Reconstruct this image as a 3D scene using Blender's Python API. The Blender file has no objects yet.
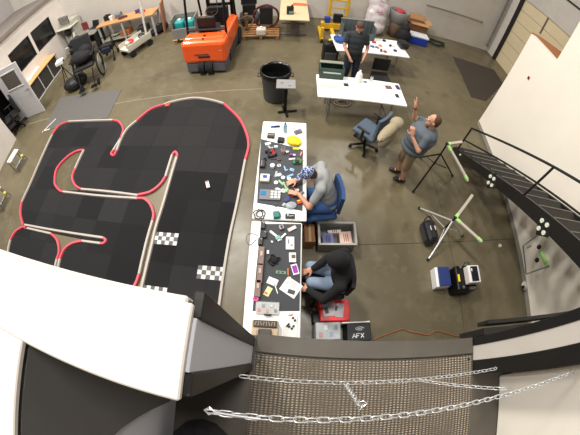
import bpy, bmesh, math, random
from mathutils import Vector, Matrix, noise
from mathutils.geometry import tessellate_polygon
random.seed(7)
PI = math.pi
S = bpy.context.scene
COL = S.collection

# ------------------------------------------------------------------ camera
FPX = 290.0                      # equidistant wide lens, pixels per radian
H = 4.25                         # height of the lens over the warehouse floor
_d = Vector((-0.039, -0.463, -0.886)).normalized()
_up = -_d
_y = (Vector((0, 1, 0)) - _up * _up.y).normalized()
_x = _y.cross(_up)
CW = Matrix((_x, _y, _up))       # camera axes -> world
cd = bpy.data.cameras.new('camera')
cd.type = 'PANO'
cd.panorama_type = 'FISHEYE_LENS_POLYNOMIAL'
cd.sensor_width = 36.0
cd.sensor_fit = 'HORIZONTAL'
cd.fisheye_fov = math.radians(200)
cd.fisheye_polynomial_k0 = 0
cd.fisheye_polynomial_k1 = -580.0 / 36.0 / FPX
cd.fisheye_polynomial_k2 = 0
cd.fisheye_polynomial_k3 = 0
cd.fisheye_polynomial_k4 = 0
cd.clip_start = 0.02
cam = bpy.data.objects.new('camera', cd)
COL.objects.link(cam)
cam.matrix_world = Matrix.Translation((0, 0, H)) @ CW.to_4x4()
S.camera = cam

def ray(px, py):
    x = px - 290; y = py - 217.5; r = math.hypot(x, y) + 1e-9; t = r / FPX
    return CW @ Vector((x / r * math.sin(t), -y / r * math.sin(t), -math.cos(t)))
def F(px, py, z=0.0):            # where the sight line through a photo pixel meets height z
    r = ray(px, py); t = (z - H) / r.z
    return Vector((r.x * t, r.y * t, z))
OA = math.atan2(-0.11, 0.994)    # the office and mezzanine stand slightly turned against the tables
def UV(u, v, z=0.0):
    return Vector((u * 0.994 + v * 0.11, -u * 0.11 + v * 0.994, z))

# ------------------------------------------------------------------ light and exposure
w = bpy.data.worlds.new('world'); S.world = w; w.use_nodes = True
w.node_tree.nodes['Background'].inputs[0].default_value = (0.9, 0.93, 1.0, 1)
w.node_tree.nodes['Background'].inputs[1].default_value = 0.10
def area(name, loc, sx, sy, power, col=(1, 0.955, 0.885), target=None):
    l = bpy.data.lights.new(name, 'AREA'); l.shape = 'RECTANGLE'; l.size = sx; l.size_y = sy
    l.energy = power; l.color = col
    o = bpy.data.objects.new(name, l); COL.objects.link(o); o.location = loc
    if target: o.rotation_euler = (Vector(target) - Vector(loc)).to_track_quat('-Z', 'Y').to_euler()
    return o
area('high_bay_and_fill', (-2.25, 5.1, 8.4), 0.6, 1.4, 560)
area('high_bay_and_fill', (3.2, 9.0, 8.4), 0.6, 1.4, 290)
area('high_bay_and_fill', (-7.0, 4.2, 8.4), 0.6, 1.4, 520)
area('high_bay_and_fill', (-5.0, 8.8, 8.4), 0.6, 1.4, 360)
area('high_bay_and_fill', (0.9, 1.6, 8.4), 0.6, 1.4, 230)
area('high_bay_and_fill', (-2.6, -2.4, 8.4), 0.6, 1.4, 230)  # fill lamp added behind the lens to brighten left-facing walls and the mat
vs = S.view_settings
vs.view_transform = 'Standard'; vs.look = 'None'; vs.exposure = 0.12; vs.gamma = 1.0
vs.use_curve_mapping = False

# ------------------------------------------------------------------ materials
def lin(c):
    return tuple(((v / 255) / 12.92 if v / 255 <= 0.04045 else ((v / 255 + 0.055) / 1.055) ** 2.4) for v in c)
MC = {}
def mat(rgb, rough=0.6, metal=0.0, var=0.12, scale=9.0, alpha=1.0, bump=0.0, emit=0.0, trans=0.0, coat=0.0):
    key = (tuple(rgb), rough, metal, var, scale, alpha, bump, emit, trans, coat)
    if key in MC: return MC[key]
    m = bpy.data.materials.new('m_%d_%d_%d' % tuple(rgb)); m.use_nodes = True
    nt = m.node_tree; b = nt.nodes['Principled BSDF']
    c = lin(rgb)
    tc = nt.nodes.new('ShaderNodeTexCoord')
    nz = nt.nodes.new('ShaderNodeTexNoise'); nz.inputs['Scale'].default_value = scale; nz.inputs['Detail'].default_value = 4
    nt.links.new(tc.outputs['Object'], nz.inputs['Vector'])
    mx = nt.nodes.new('ShaderNodeMix'); mx.data_type = 'RGBA'
    mx.inputs[6].default_value = tuple(v * (1 - var) for v in c) + (1,)
    mx.inputs[7].default_value = tuple(min(1, v * (1 + var)) for v in c) + (1,)
    nt.links.new(nz.outputs['Fac'], mx.inputs[0])
    nt.links.new(mx.outputs[2], b.inputs['Base Color'])
    b.inputs['Roughness'].default_value = rough; b.inputs['Metallic'].default_value = metal
    b.inputs['Alpha'].default_value = alpha; b.inputs['Transmission Weight'].default_value = trans
    b.inputs['Coat Weight'].default_value = coat
    if emit:
        b.inputs['Emission Color'].default_value = c + (1,); b.inputs['Emission Strength'].default_value = emit
    if bump:
        bp = nt.nodes.new('ShaderNodeBump'); bp.inputs['Strength'].default_value = bump; bp.inputs['Distance'].default_value = 0.01
        nt.links.new(nz.outputs['Fac'], bp.inputs['Height']); nt.links.new(bp.outputs[0], b.inputs['Normal'])
    MC[key] = m
    return m
def nodes_of(name):
    m = bpy.data.materials.new(name); m.use_nodes = True
    return m, m.node_tree, m.node_tree.nodes['Principled BSDF'], m.node_tree.nodes.new('ShaderNodeTexCoord')
def mixrgb(nt, fac, a, b, mode='MIX'):
    mx = nt.nodes.new('ShaderNodeMix'); mx.data_type = 'RGBA'; mx.blend_type = mode
    for sock, v in ((mx.inputs[0], fac), (mx.inputs[6], a), (mx.inputs[7], b)):
        if hasattr(v, 'links'): nt.links.new(v, sock)
        elif isinstance(v, tuple): sock.default_value = v + (1,)
        else: sock.default_value = v
    return mx.outputs[2]
def noise_n(nt, vec, scale, detail=5, rough=0.55):
    n = nt.nodes.new('ShaderNodeTexNoise'); n.inputs['Scale'].default_value = scale
    n.inputs['Detail'].default_value = detail; n.inputs['Roughness'].default_value = rough
    nt.links.new(vec, n.inputs['Vector']); return n.outputs['Fac']
def ramp(nt, fac, p0, p1):
    r = nt.nodes.new('ShaderNodeMapRange'); r.inputs[1].default_value = p0; r.inputs[2].default_value = p1
    nt.links.new(fac, r.inputs[0]); return r.outputs[0]

def concrete():
    m, nt, b, tc = nodes_of('polished_concrete'); o = tc.outputs['Object']
    c = mixrgb(nt, ramp(nt, noise_n(nt, o, 0.55), 0.35, 0.65), lin((108, 99, 77)), lin((86, 78, 59)))
    c = mixrgb(nt, ramp(nt, noise_n(nt, o, 3.5, 8, .7), 0.5, 0.75), c, lin((114, 106, 84)))
    c = mixrgb(nt, ramp(nt, noise_n(nt, o, 1.6, 7, .65), 0.58, 0.8), c, lin((58, 53, 39)))
    nt.links.new(c, b.inputs['Base Color'])
    r = ramp(nt, noise_n(nt, o, 2.2, 6), 0.2, 0.8)
    rr = nt.nodes.new('ShaderNodeMapRange'); rr.inputs[3].default_value = 0.26; rr.inputs[4].default_value = 0.46
    nt.links.new(r, rr.inputs[0]); nt.links.new(rr.outputs[0], b.inputs['Roughness'])
    return m
def track_mat():
    m, nt, b, tc = nodes_of('track_tiles'); o = tc.outputs['Object']
    mp = nt.nodes.new('ShaderNodeMapping'); mp.inputs['Rotation'].default_value = (0, 0, 0.1)
    nt.links.new(o, mp.inputs[0])
    br = nt.nodes.new('ShaderNodeTexBrick'); br.offset = 0.0
    br.inputs['Scale'].default_value = 1.0; br.inputs['Brick Width'].default_value = 0.6; br.inputs['Row Height'].default_value = 0.6
    br.inputs['Mortar Size'].default_value = 0.003
    br.inputs['Color1'].default_value = lin((22, 22, 24)) + (1,); br.inputs['Color2'].default_value = lin((52, 51, 52)) + (1,)
    br.inputs['Mortar'].default_value = lin((20, 20, 20)) + (1,)
    nt.links.new(mp.outputs[0], br.inputs['Vector'])
    c = mixrgb(nt, noise_n(nt, o, 60, 2), br.outputs['Color'], lin((34, 34, 35)))
    nt.links.new(c, b.inputs['Base Color']); b.inputs['Roughness'].default_value = 0.95; b.inputs['Specular IOR Level'].default_value = 0.2
    return m
def rib_mat():
    m, nt, b, tc = nodes_of('ribbed_rubber'); o = tc.outputs['Object']
    wv = nt.nodes.new('ShaderNodeTexWave'); wv.bands_direction = 'X'; wv.inputs['Scale'].default_value = 15; wv.inputs['Distortion'].default_value = 0.6
    wv.inputs['Detail'].default_value = 1
    w2 = nt.nodes.new('ShaderNodeTexWave'); w2.bands_direction = 'Y'; w2.inputs['Scale'].default_value = 24; w2.inputs['Distortion'].default_value = 4.0; w2.inputs['Detail Scale'].default_value = 0.6
    nt.links.new(o, wv.inputs[0]); nt.links.new(o, w2.inputs[0])
    mu = nt.nodes.new('ShaderNodeMath'); mu.operation = 'MULTIPLY'
    nt.links.new(wv.outputs['Fac'], mu.inputs[0]); nt.links.new(w2.outputs['Fac'], mu.inputs[1])
    c = mixrgb(nt, mu.outputs[0], lin((52, 46, 40)), lin((186, 170, 146)))
    c = mixrgb(nt, ramp(nt, noise_n(nt, o, 5), .4, .7), c, lin((88, 78, 66)))
    nt.links.new(c, b.inputs['Base Color']); b.inputs['Roughness'].default_value = 0.7
    bp = nt.nodes.new('ShaderNodeBump'); bp.inputs['Strength'].default_value = 0.8; bp.inputs['Distance'].default_value = 0.006
    nt.links.new(mu.outputs[0], bp.inputs['Height']); nt.links.new(bp.outputs[0], b.inputs['Normal'])
    return m
def checker_mat():
    m, nt, b, tc = nodes_of('checker_tape')
    ck = nt.nodes.new('ShaderNodeTexChecker'); ck.inputs['Scale'].default_value = 1.0
    ck.inputs[1].default_value = lin((206, 206, 202)) + (1,); ck.inputs[2].default_value = lin((84, 84, 88)) + (1,)
    mp = nt.nodes.new('ShaderNodeMapping'); mp.inputs['Scale'].default_value = (13.889, 13.889, 1); mp.inputs['Location'].default_value = (0.0, 0.5, .5)
    nt.links.new(tc.outputs['Object'], mp.inputs[0]); nt.links.new(mp.outputs[0], ck.inputs[0])
    nt.links.new(ck.outputs[0], b.inputs['Base Color']); b.inputs['Roughness'].default_value = 0.6
    return m
def plaid_mat():
    m, nt, b, tc = nodes_of('patterned_cloth')
    v = nt.nodes.new('ShaderNodeTexVoronoi'); v.inputs['Scale'].default_value = 45
    nt.links.new(tc.outputs['Object'], v.inputs[0])
    c = mixrgb(nt, ramp(nt, v.outputs['Distance'], .45, .7), lin((34, 48, 100)), lin((176, 188, 214)))
    nt.links.new(c, b.inputs['Base Color']); b.inputs['Roughness'].default_value = 0.9
    return m
def wall_mat(rgb, dirt=0.12):
    m, nt, b, tc = nodes_of('painted_wall'); o = tc.outputs['Object']; c0 = lin(rgb)
    c = mixrgb(nt, ramp(nt, noise_n(nt, o, 1.2, 6), .4, .75), c0, tuple(v * (1 - dirt) for v in c0))
    nt.links.new(c, b.inputs['Base Color']); b.inputs['Roughness'].default_value = 0.75
    return m
CONC = concrete(); TRK = track_mat(); RIB = rib_mat(); CHK = checker_mat(); PLAID = plaid_mat()
WHITE = mat((236, 236, 234), 0.45, var=0.02); PLASTIC = mat((240, 240, 238), 0.5, var=0.03)
BLACK = mat((22, 22, 24), 0.5); BLKM = mat((18, 18, 20), 0.4, 0.4, var=.2); RUB = mat((20, 20, 22), 0.85)
STEEL = mat((150, 150, 150), 0.35, 0.8); GREY = mat((120, 121, 124), 0.6); DGREY = mat((62, 63, 66), 0.6)
SKIN = mat((198, 146, 120), 0.55, var=.08); TAN = mat((186, 166, 138), 0.55); WOOD = mat((190, 142, 92), 0.5, var=.2, scale=5)
CARD = mat((150, 108, 72), 0.85); RED = mat((206, 38, 40), 0.5); PINK = mat((216, 78, 94), 0.5, var=.08); RAILW = mat((176, 167, 158), 0.5, var=.1)
YEL = mat((240, 214, 30), 0.6); BLUE = mat((36, 60, 150), 0.5); GREEN = mat((40, 120, 70), 0.5); TEAL = mat((40, 150, 150), 0.4)
ORG = mat((240, 92, 32), 0.35, var=.05, coat=.4); BROWN = mat((104, 78, 66), 0.6); GLASS = mat((225, 232, 235), 0.12, alpha=0.35, var=.02)
LIME = mat((168, 214, 130), 0.5); NAVY = mat((30, 36, 58), 0.85); PURP = mat((150, 50, 150), 0.5); SILV = mat((205, 205, 205), 0.3, 0.5)
DRYW = wall_mat((206, 199, 190), .1); LAV = wall_mat((196, 196, 204), .06)

# ------------------------------------------------------------------ mesh helpers
class MB:
    def __init__(s): s.bm = bmesh.new()
    def box(s, cx, cy, cz, sx, sy, sz, rz=0.0, rx=0.0, ry=0.0, ch=None):
        r = bmesh.ops.create_cube(s.bm, size=1.0); vs_ = r['verts']
        M = Matrix.Translation((cx, cy, cz)) @ Matrix.Rotation(rz, 4, 'Z') @ Matrix.Rotation(ry, 4, 'Y') @ Matrix.Rotation(rx, 4, 'X') @ Matrix.Diagonal((sx, sy, sz, 1))
        bmesh.ops.transform(s.bm, matrix=M, verts=vs_)
        wd = ch if ch is not None else min(0.012, 0.14 * min(sx, sy, sz))
        if wd > 0.0006:
            es = list({e for v in vs_ for e in v.link_edges})
            bmesh.ops.bevel(s.bm, geom=es, offset=wd, segments=2 if wd > .01 else 1, affect='EDGES', profile=0.5)
        return s
    def cyl(s, p0, p1, r0, r1=None, n=14, cap=True):
        p0, p1 = Vector(p0), Vector(p1); r1 = r0 if r1 is None else r1
        d = p1 - p0; q = d.to_track_quat('Z', 'Y')
        r = bmesh.ops.create_cone(s.bm, cap_ends=cap, segments=n, radius1=r0, radius2=r1, depth=d.length)
        bmesh.ops.transform(s.bm, matrix=Matrix.Translation((p0 + p1) / 2) @ q.to_matrix().to_4x4(), verts=r['verts']); return s
    def sph(s, c, rx, ry=None, rz=None, M=None, n=14):
        ry = rx if ry is None else ry; rz = rx if rz is None else rz
        r = bmesh.ops.create_uvsphere(s.bm, u_segments=n, v_segments=max(6, n * 2 // 3), radius=1.0)
        bmesh.ops.transform(s.bm, matrix=Matrix.Translation(c) @ (M.to_4x4() if M else Matrix.Identity(4)) @ Matrix.Diagonal((rx, ry, rz, 1)), verts=r['verts']); return s
    def tube(s, pts, r, n=8, closed=False):
        pts = [Vector(p) for p in pts]; N = len(pts); rings = []
        prev = None
        for i, p in enumerate(pts):
            a = pts[i - 1] if (i > 0 or closed) else p; b = pts[(i + 1) % N] if (i < N - 1 or closed) else p
            t = (b - a).normalized()
            if prev is None: nrm = t.orthogonal().normalized()
            else:
                nrm = prev - t * prev.dot(t); nrm = nrm.normalized() if nrm.length > 1e-6 else t.orthogonal().normalized()
            prev = nrm; bn = t.cross(nrm)
            rings.append([s.bm.verts.new(p + (nrm * math.cos(2 * PI * k / n) + bn * math.sin(2 * PI * k / n)) * r) for k in range(n)])
        for i in range(N if closed else N - 1):
            A, B = rings[i], rings[(i + 1) % N]
            for k in range(n): s.bm.faces.new((A[k], A[(k + 1) % n], B[(k + 1) % n], B[k]))
        if not closed:
            s.bm.faces.new(rings[0][::-1]); s.bm.faces.new(rings[-1])
        return s
    def prism(s, poly, z0, z1, M=None, holes=()):
        loops = [[Vector((p[0], p[1], 0)) for p in poly]] + [[Vector((p[0], p[1], 0)) for p in h] for h in holes]
        flat = [p for l in loops for p in l]; tri = tessellate_polygon(loops)
        bot = [s.bm.verts.new((p.x, p.y, z0)) for p in flat]; top = [s.bm.verts.new((p.x, p.y, z1)) for p in flat]
        for t in tri:
            try: s.bm.faces.new([top[i] for i in t]); s.bm.faces.new([bot[i] for i in t][::-1])
            except ValueError: pass
        k = 0
        for l in loops:
            n = len(l)
            for i in range(n): s.bm.faces.new((bot[k + i], bot[k + (i + 1) % n], top[k + (i + 1) % n], top[k + i]))
            k += n
        if M is not None: bmesh.ops.transform(s.bm, matrix=M, verts=bot + top)
        return s
    def lathe(s, prof, n=28, c=(0, 0, 0)):
        rings = []
        for r, z in prof:
            rings.append([s.bm.verts.new((c[0] + r * math.cos(2 * PI * k / n), c[1] + r * math.sin(2 * PI * k / n), c[2] + z)) for k in range(n)])
        for A, B in zip(rings, rings[1:]):
            for k in range(n): s.bm.faces.new((A[k], A[(k + 1) % n], B[(k + 1) % n], B[k]))
        return s
    def build(s, name, m, parent=None, smooth=False):
        bmesh.ops.remove_doubles(s.bm, verts=s.bm.verts, dist=1e-6)
        bmesh.ops.recalc_face_normals(s.bm, faces=s.bm.faces)
        me = bpy.data.meshes.new(name); s.bm.to_mesh(me); s.bm.free()
        me.materials.append(m)
        if smooth:
            me.polygons.foreach_set('use_smooth', [True] * len(me.polygons)); 
        o = bpy.data.objects.new(name, me); COL.objects.link(o)
        if parent: o.parent = parent
        return o
def tag(o, label=None, cat=None, group=None, kind=None):
    if label: o['label'] = label
    if cat: o['category'] = cat
    if group: o['group'] = group
    if kind: o['kind'] = kind
    return o
def thing(name, label, cat, loc=(0, 0, 0), rz=0.0, group=None):
    o = bpy.data.objects.new(name, None); COL.objects.link(o); o.empty_display_size = 0.1
    o.location = loc; o.rotation_euler = (0, 0, rz)
    return tag(o, label, cat, group)
def prim(mb, p):
    k = p[0]
    if k == 'b': mb.box(*p[1:])
    elif k == 'c': mb.cyl(*p[1:])
    elif k == 's': mb.sph(*p[1:])
    elif k == 't': mb.tube(*p[1:])
    elif k == 'p': mb.prism(*p[1:])
    elif k == 'l': mb.lathe(*p[1:])
SPLIT = {'grille_slot','leg','liner','armrest','hand_grip','chip','front_rib','column','foot','clip','divider','cell','slat','latch','shock','parts_bag','metal_part','contents','text','lift_chain','lever','buckle','mast_cross','print','handle','paper_scrap','screw','side_skirt','chassis','label_line','foot_plate','door_glass_trim','window_frame','deck_board','block','flap','bristles','rim_bar','tray_tool','emblem','swatch','piece'}
def part(name, m, prims, parent=None, smooth=False, label=None):
    if name in SPLIT and parent and len(prims) > 1:
        return [part(name, m, [p], parent, smooth, label) for p in prims][0]
    mb = MB()
    for p in prims: prim(mb, p)
    o = mb.build(name, m, parent, smooth)
    if label: o['label'] = label
    return o
def T(name, label, cat, loc, rz, parts, group=None):
    """parts: (name, material, prims[, subparts]); a single nameless part makes a one-mesh thing"""
    if len(parts) == 1 and parts[0][0] is None:
        o = part(name, parts[0][1], parts[0][2]); o.location = loc; o.rotation_euler = (0, 0, rz)
        return tag(o, label, cat, group)
    t = thing(name, label, cat, loc, rz, group)
    for q in parts:
        o = part(q[0], q[1], q[2], t, smooth=q[0] in SMOOTH)
        for sq in (q[3] if len(q) > 3 else ()): part(sq[0], sq[1], sq[2], o)
    return t
SMOOTH = set()
def struct(name, m, prims):
    return tag(part(name, m, prims), kind='structure')
def copy_tree(o, parent=None):
    c = o.copy(); COL.objects.link(c); c.parent = parent
    for ch in list(o.children): copy_tree(ch, c)
    return c
def crom(pts, k=6, closed=False):
    pts = [Vector(p) for p in pts]; n = len(pts); out = []
    for i in range(n if closed else n - 1):
        g = (lambda j: pts[j % n]) if closed else (lambda j: pts[max(0, min(n - 1, j))])
        p0, p1, p2, p3 = g(i - 1), g(i), g(i + 1), g(i + 2)
        for q in range(k):
            t = q / k
            out.append(0.5 * ((2 * p1) + (p2 - p0) * t + (2 * p0 - 5 * p1 + 4 * p2 - p3) * t * t + (3 * p1 - p0 - 3 * p2 + p3) * t ** 3))
    if not closed: out.append(pts[-1])
    return out

# ================================================================== SETTING
struct('floor', CONC, [('b', -1, 3, -0.05, 34, 34, 0.1, 0, 0, 0, 0)])
WB = wall_mat((206, 200, 192)); WL = wall_mat((214, 206, 198)); WR = wall_mat((196, 190, 182))
struct('wall_back', WB, [('b', -2, 10.3, 2.6, 22.4, 0.25, 5.2, 0, 0, 0, 0)])
# office wall on the left with two window openings and a doorway
X0 = -8.35
def lw(y0, y1, z0, z1): return ('b', X0 - 0.08, (y0 + y1) / 2, (z0 + z1) / 2, 0.16, y1 - y0, z1 - z0, 0, 0, 0, 0)
struct('wall_left', WL, [lw(6.05, 6.72, 0, 2.55), lw(6.72, 9.28, 0, 1.12), lw(6.72, 9.28, 1.98, 2.55), lw(7.93, 8.06, 1.12, 1.98), lw(9.28, 10.18, 0, 2.55),
                         lw(4.95, 6.05, 2.08, 2.55), ('b', -7.95, 0.6, 1.3, 0.16, 8.2, 2.6, 0, 0, 0, 0), ('b', -8.18, 4.78, 1.3, 0.6, 0.16, 2.6, 0, 0, 0, 0)])
for i, (a, b_) in enumerate(((6.72, 7.93), (8.06, 9.28))):
    wn = thing('window_%d' % (i + 1), None, None, (X0 - 0.08, (a + b_) / 2, 1.55)); wn['kind'] = 'structure'
    hy = (b_ - a) / 2
    part('window_frame', mat((40, 38, 36), .5), [('b', 0.06, 0, 0.41, .04, 2 * hy, .035), ('b', 0.06, 0, -0.41, .04, 2 * hy, .035), ('b', 0.06, hy - .02, 0, .04, .035, .8), ('b', 0.06, -hy + .02, 0, .04, .035, .8)], wn)
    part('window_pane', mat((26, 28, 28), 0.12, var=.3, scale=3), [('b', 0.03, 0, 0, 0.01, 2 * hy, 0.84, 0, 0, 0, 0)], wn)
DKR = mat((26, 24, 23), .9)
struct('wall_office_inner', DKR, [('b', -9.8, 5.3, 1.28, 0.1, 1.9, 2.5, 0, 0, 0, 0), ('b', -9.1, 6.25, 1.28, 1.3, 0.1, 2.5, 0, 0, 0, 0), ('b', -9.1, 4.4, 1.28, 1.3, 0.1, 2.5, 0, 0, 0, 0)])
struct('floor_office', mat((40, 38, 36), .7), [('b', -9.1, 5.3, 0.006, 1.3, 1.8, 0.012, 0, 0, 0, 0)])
struct('ceiling_office', mat((120, 112, 106), .8), [('b', -10.2, 5.2, 2.62, 3.9, 10.6, 0.12, 0, 0, 0, 0)])
struct('wall_upper_left', wall_mat((158, 152, 150)), [('b', -10.75, 5.2, 3.9, 0.15, 10.6, 2.5, 0.03, 0, 0, 0)])
# right wall and roller door
struct('wall_right', WR, [('b', 8.85, 9.9, 2.6, 0.25, 0.75, 5.2, 0, 0, 0, 0), ('b', 8.85, 3.8, 4.15, 0.25, 11.5, 2.1, 0, 0, 0, 0)])
DOORC = wall_mat((212, 196, 162), .06)
gd = thing('door_1', None, None, (8.8, 6.0, 0)); gd['kind'] = 'structure'
for k in range(6):
    part('door_section', DOORC, [('b', 0, 0, 0.26 + 0.52 * k, 0.05, 7.0, 0.505)], gd)
part('door_jamb', BLACK, [('b', -0.1, 3.55, 1.6, 0.12, 0.14, 3.2)], gd)
part('door_stile', mat((96, 88, 74), .6), [('b', -0.035, 2.06, 2.75, 0.03, 0.07, 0.78)], gd)
struct('trim_1', BLACK, [('b', 8.7, 4.5, 4.13, 0.05, 10.0, 0.06)])
T('wall_pipe', 'vertical grey pipe running down the back wall beside the roller door corner', 'pipe', (8.5, 10.08, 0), 0, [(None, mat((112, 106, 102), .5), [('c', (0, 0, .3), (0, 0, 4.0), .045), ('c', (0, 0, .26), (0, 0, .34), .06)])])
T('conduit', 'thin horizontal grey conduit run along the white back wall', 'conduit', (6.4, 10.13, 1.24), 0, [(None, mat((130, 124, 118), .5), [('c', (-1.2, 0, 0), (1.35, 0, 0), .022), ('b', 1.37, 0, 0, .08, .06, .09)])])

# panel wall of the office on the right
PW = wall_mat((246, 239, 226), .05)
def uvbox(u0, u1, v0, v1, z0, z1, ch=0):
    c = UV((u0 + u1) / 2, (v0 + v1) / 2, (z0 + z1) / 2)
    return ('b', c.x, c.y, c.z, u1 - u0, v1 - v0, z1 - z0, OA, 0, 0, ch)
struct('wall_office', PW, [uvbox(4.68, 4.83, 4.55, 5.61, 0, 2.96), uvbox(4.68, 4.83, -4.0, 4.55, 0, 4.9), uvbox(4.68, 8.0, 5.46, 5.61, 0, 2.8)])
struct('baseboard_office', mat((150, 146, 138), .6), [uvbox(4.665, 4.68, -3.8, 5.61, 0, 0.1)])
struct('ceiling_plywood', mat((176, 112, 66), .7), [('p', [F(532, 32, 2.93)[:2], F(538, 35, 2.93)[:2], F(563, 53, 2.93)[:2], UV(5.6, 4.3)[:2], UV(4.8, 4.6)[:2], UV(4.8, 5.55)[:2]], 2.87, 2.93)])
T('alarm_sticker', 'tiny dark red square sticker high on the tall cream panel wall', 'sticker', UV(4.672, 4.95, 2.15), OA, [(None, mat((130, 30, 40), .5), [('b', 0, 0, 0, .012, .07, .07)])])
struct('trim_2', mat((66, 60, 47), .8), [('b', 3.0, 1.72, 0.0015, 6.0, 0.012, 0.003, 0.0, 0, 0, 0)])
struct('trim_3', mat((140, 132, 112), .8), [('b', -4.2, 5.52, 0.0015, 8.0, 0.02, 0.003, 0.03, 0, 0, 0)])
struct('trim_4', mat((78, 71, 55), .8), [('b', 3.1, 2.6, 0.0015, .012, 5.5, 0.003, -0.02, 0, 0, 0)])

# ================================================================== MEZZANINE (platform, guard walls, stairs)
PZ = 2.75
BK = mat((24, 23, 22), .45, var=.3); BEAM = mat((74, 68, 60), .6, var=.25)
struct('floor_platform', BEAM, [uvbox(-0.75, 4.6, -4.0, 0.1, PZ - 0.22, PZ)])
struct('wall_guard_left', DRYW, [uvbox(-0.75, -0.15, -0.075, 0.075, PZ, PZ + 1.06, 0.004)])
struct('wall_guard_side', LAV, [uvbox(-0.63, -0.49, -1.6, -0.075, PZ, PZ + 1.06)])
struct('trim_5', DRYW, [uvbox(-2.2, -0.135, -0.09, 0.062, PZ + 1.06, PZ + 1.075, 0.003), uvbox(-0.645, -0.475, -1.6, -0.09, PZ + 1.06, PZ + 1.075, 0.003)])
struct('wall_guard_return', DRYW, [uvbox(-2.2, -0.76, -0.075, 0.075, PZ - .3, PZ + 1.06, 0.004)])
struct('wall_guard_right', DRYW, [uvbox(1.145, 3.3, -0.075, 0.1, PZ, PZ + 1.06, 0.004)])
for nm, U0, sg, lab in (('gate_post', -0.13, 1, 'black steel channel post with pale infill left of the chained opening'), ('gate_post', 1.125, -1, 'black steel channel post with white infill right of the chained opening')):
    c = UV(U0, 0, PZ); t = thing(nm, lab, 'post', c, OA)
    if sg > 0: lo, hi, a, b_ = -.045, .042, -.085, .088
    else: lo, hi, a, b_ = -.028, .06, -.11, .108
    part('infill', LAV if sg > 0 else DRYW, [('b', -sg * .008, (lo + hi) / 2, .53, .016, hi - lo, 1.055, 0, 0, 0, .001)], t)
    part('flange', BK, [('b', -sg * .004, (hi + b_) / 2, .527, .02, b_ - hi, 1.05)], t)
    part('flange', BK, [('b', -sg * .004, (lo + a) / 2, .527, .02, lo - a, 1.05)], t)
    part('base_plate', BK, [('b', sg * .03, (lo + hi) / 2, .004, .06, .16, .008), ('c', (sg * .04, hi - .01, .0), (sg * .04, hi - .01, .016), .009), ('c', (sg * .04, lo + .01, .0), (sg * .04, lo + .01, .016), .009)], t)
o = part('ribbed_mat', RIB, [('b', 0, 0, 0.006, 1.23, 1.5, 0.012)])
tag(o, 'ribbed brown rubber mat on the platform floor under the chains', 'mat'); o.location = UV(.5, -.745, PZ); o.rotation_euler = (0, 0, OA)
T('platform_edge_angle', 'dark steel edge strip along the rim of the platform opening', 'edge strip', UV(.5, .06, PZ), OA, [(None, BEAM, [('b', 0, 0, .01, 1.23, .09, .02), ('b', 0, .045, -.1, 1.23, .008, .24)])])
struct('wall_guard_inner', PW, [uvbox(1.34, 1.48, -1.6, -0.15, PZ, PZ + 1.06, 0.01)])
_M = Matrix(((0, 0, 1, 0), (1, 0, 0, 0), (0, 1, 0, 0), (0, 0, 0, 1)))
T('shade_sheet', 'dark grey sheet added as painted shade inside the white topped guard wall', 'sheet', UV(-.49, 0, 0), OA, [(None, mat((96, 94, 92), .85, var=.1), [('p', [(-.08, 3.8), (-.08, 2.77), (-.3, 2.88), (-.31, 3.1), (-.325, 3.23), (-.345, 3.34), (-.37, 3.41), (-.5, 3.5), (-.9, 3.55), (-1.5, 3.56), (-1.5, 3.8)], .001, .013, _M)])])  # added sheet: its dark colour and curved edge paint shade on the wall
# chains
def chain(label, ends, pitch, wire, hooks):
    P0, P1, sag = ends; t = thing('chain', label, 'chain', P0)
    d = P1 - P0; L = d.length; n = int(L / pitch); proto = None
    def at(s): return d * s + Vector((0, 0, -sag * 4 * s * (1 - s)))
    for i in range(n):
        a, b = at(i / n), at((i + 1) / n); c = (a + b) / 2; ax = (b - a).normalized()
        if proto is None:
            hl = pitch * .62; hw = pitch * .28; pts = []
            for k in range(6): q = -PI / 2 + PI * k / 5; pts.append((hl - hw + hw * math.cos(q), hw * math.sin(q), 0))
            for k in range(6): q = PI / 2 + PI * k / 5; pts.append((-hl + hw + hw * math.cos(q), hw * math.sin(q), 0))
            o = MB().tube(pts, wire, 6, True).build('link', SILV, t, True); proto = o
        else:
            o = proto.copy(); COL.objects.link(o); o.parent = t
        rot = ax.to_track_quat('X', 'Z').to_matrix().to_4x4() @ Matrix.Rotation(PI / 4 + (PI / 2 if i % 2 else 0), 4, 'X')
        o.matrix_local = Matrix.Translation(c) @ rot
    for s, hm in hooks:
        p = at(s); o = part('hook', SILV, [('t', [p, p + Vector((.0, .005, .0)), p + Vector((.012, .007, 0)), p + Vector((.02, 0, 0)), p + Vector((.012, -.006, 0)), p + Vector((.003, -.005, 0))], wire * 1.2, 6)], t)
    return t
ca = F(240, 376, 3.28); cb = F(494, 369, 3.08)
chain('thin silver chain slung low across the opening to the right post hook', (ca, cb, .012), .028, .0016, [(1.0, 0)])
cc = F(207, 411, 3.66); cdd = F(575, 371, 3.45)
chain('heavier silver chain across the opening nearest the lens', (cc, cdd, .02), .025, .0019, [])
ce = F(345, 384, 3.2); cf_ = F(361, 408, 3.62)
chain('short link of chain joining the two long chains at mid span', (ce, cf_, .0), .026, .0014, [(0.9, 0)])
chain('thin slack chain tail running from mid span towards the right post', (F(418, 380, 3.15), F(506, 389, 3.42), .01), .022, .0014, [])
T('snap_hook', 'slim silver snap hook lying over the left end of the near chain', 'hook', F(215, 412, 3.655), OA, [(None, SILV, [('c', (0, 0, 0), (.09, .0, 0), .0025), ('t', [(0, 0, 0), (-.012, .008, 0), (-.022, 0, 0), (-.012, -.008, 0), (0, 0, 0)], .002, 6)])])
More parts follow.
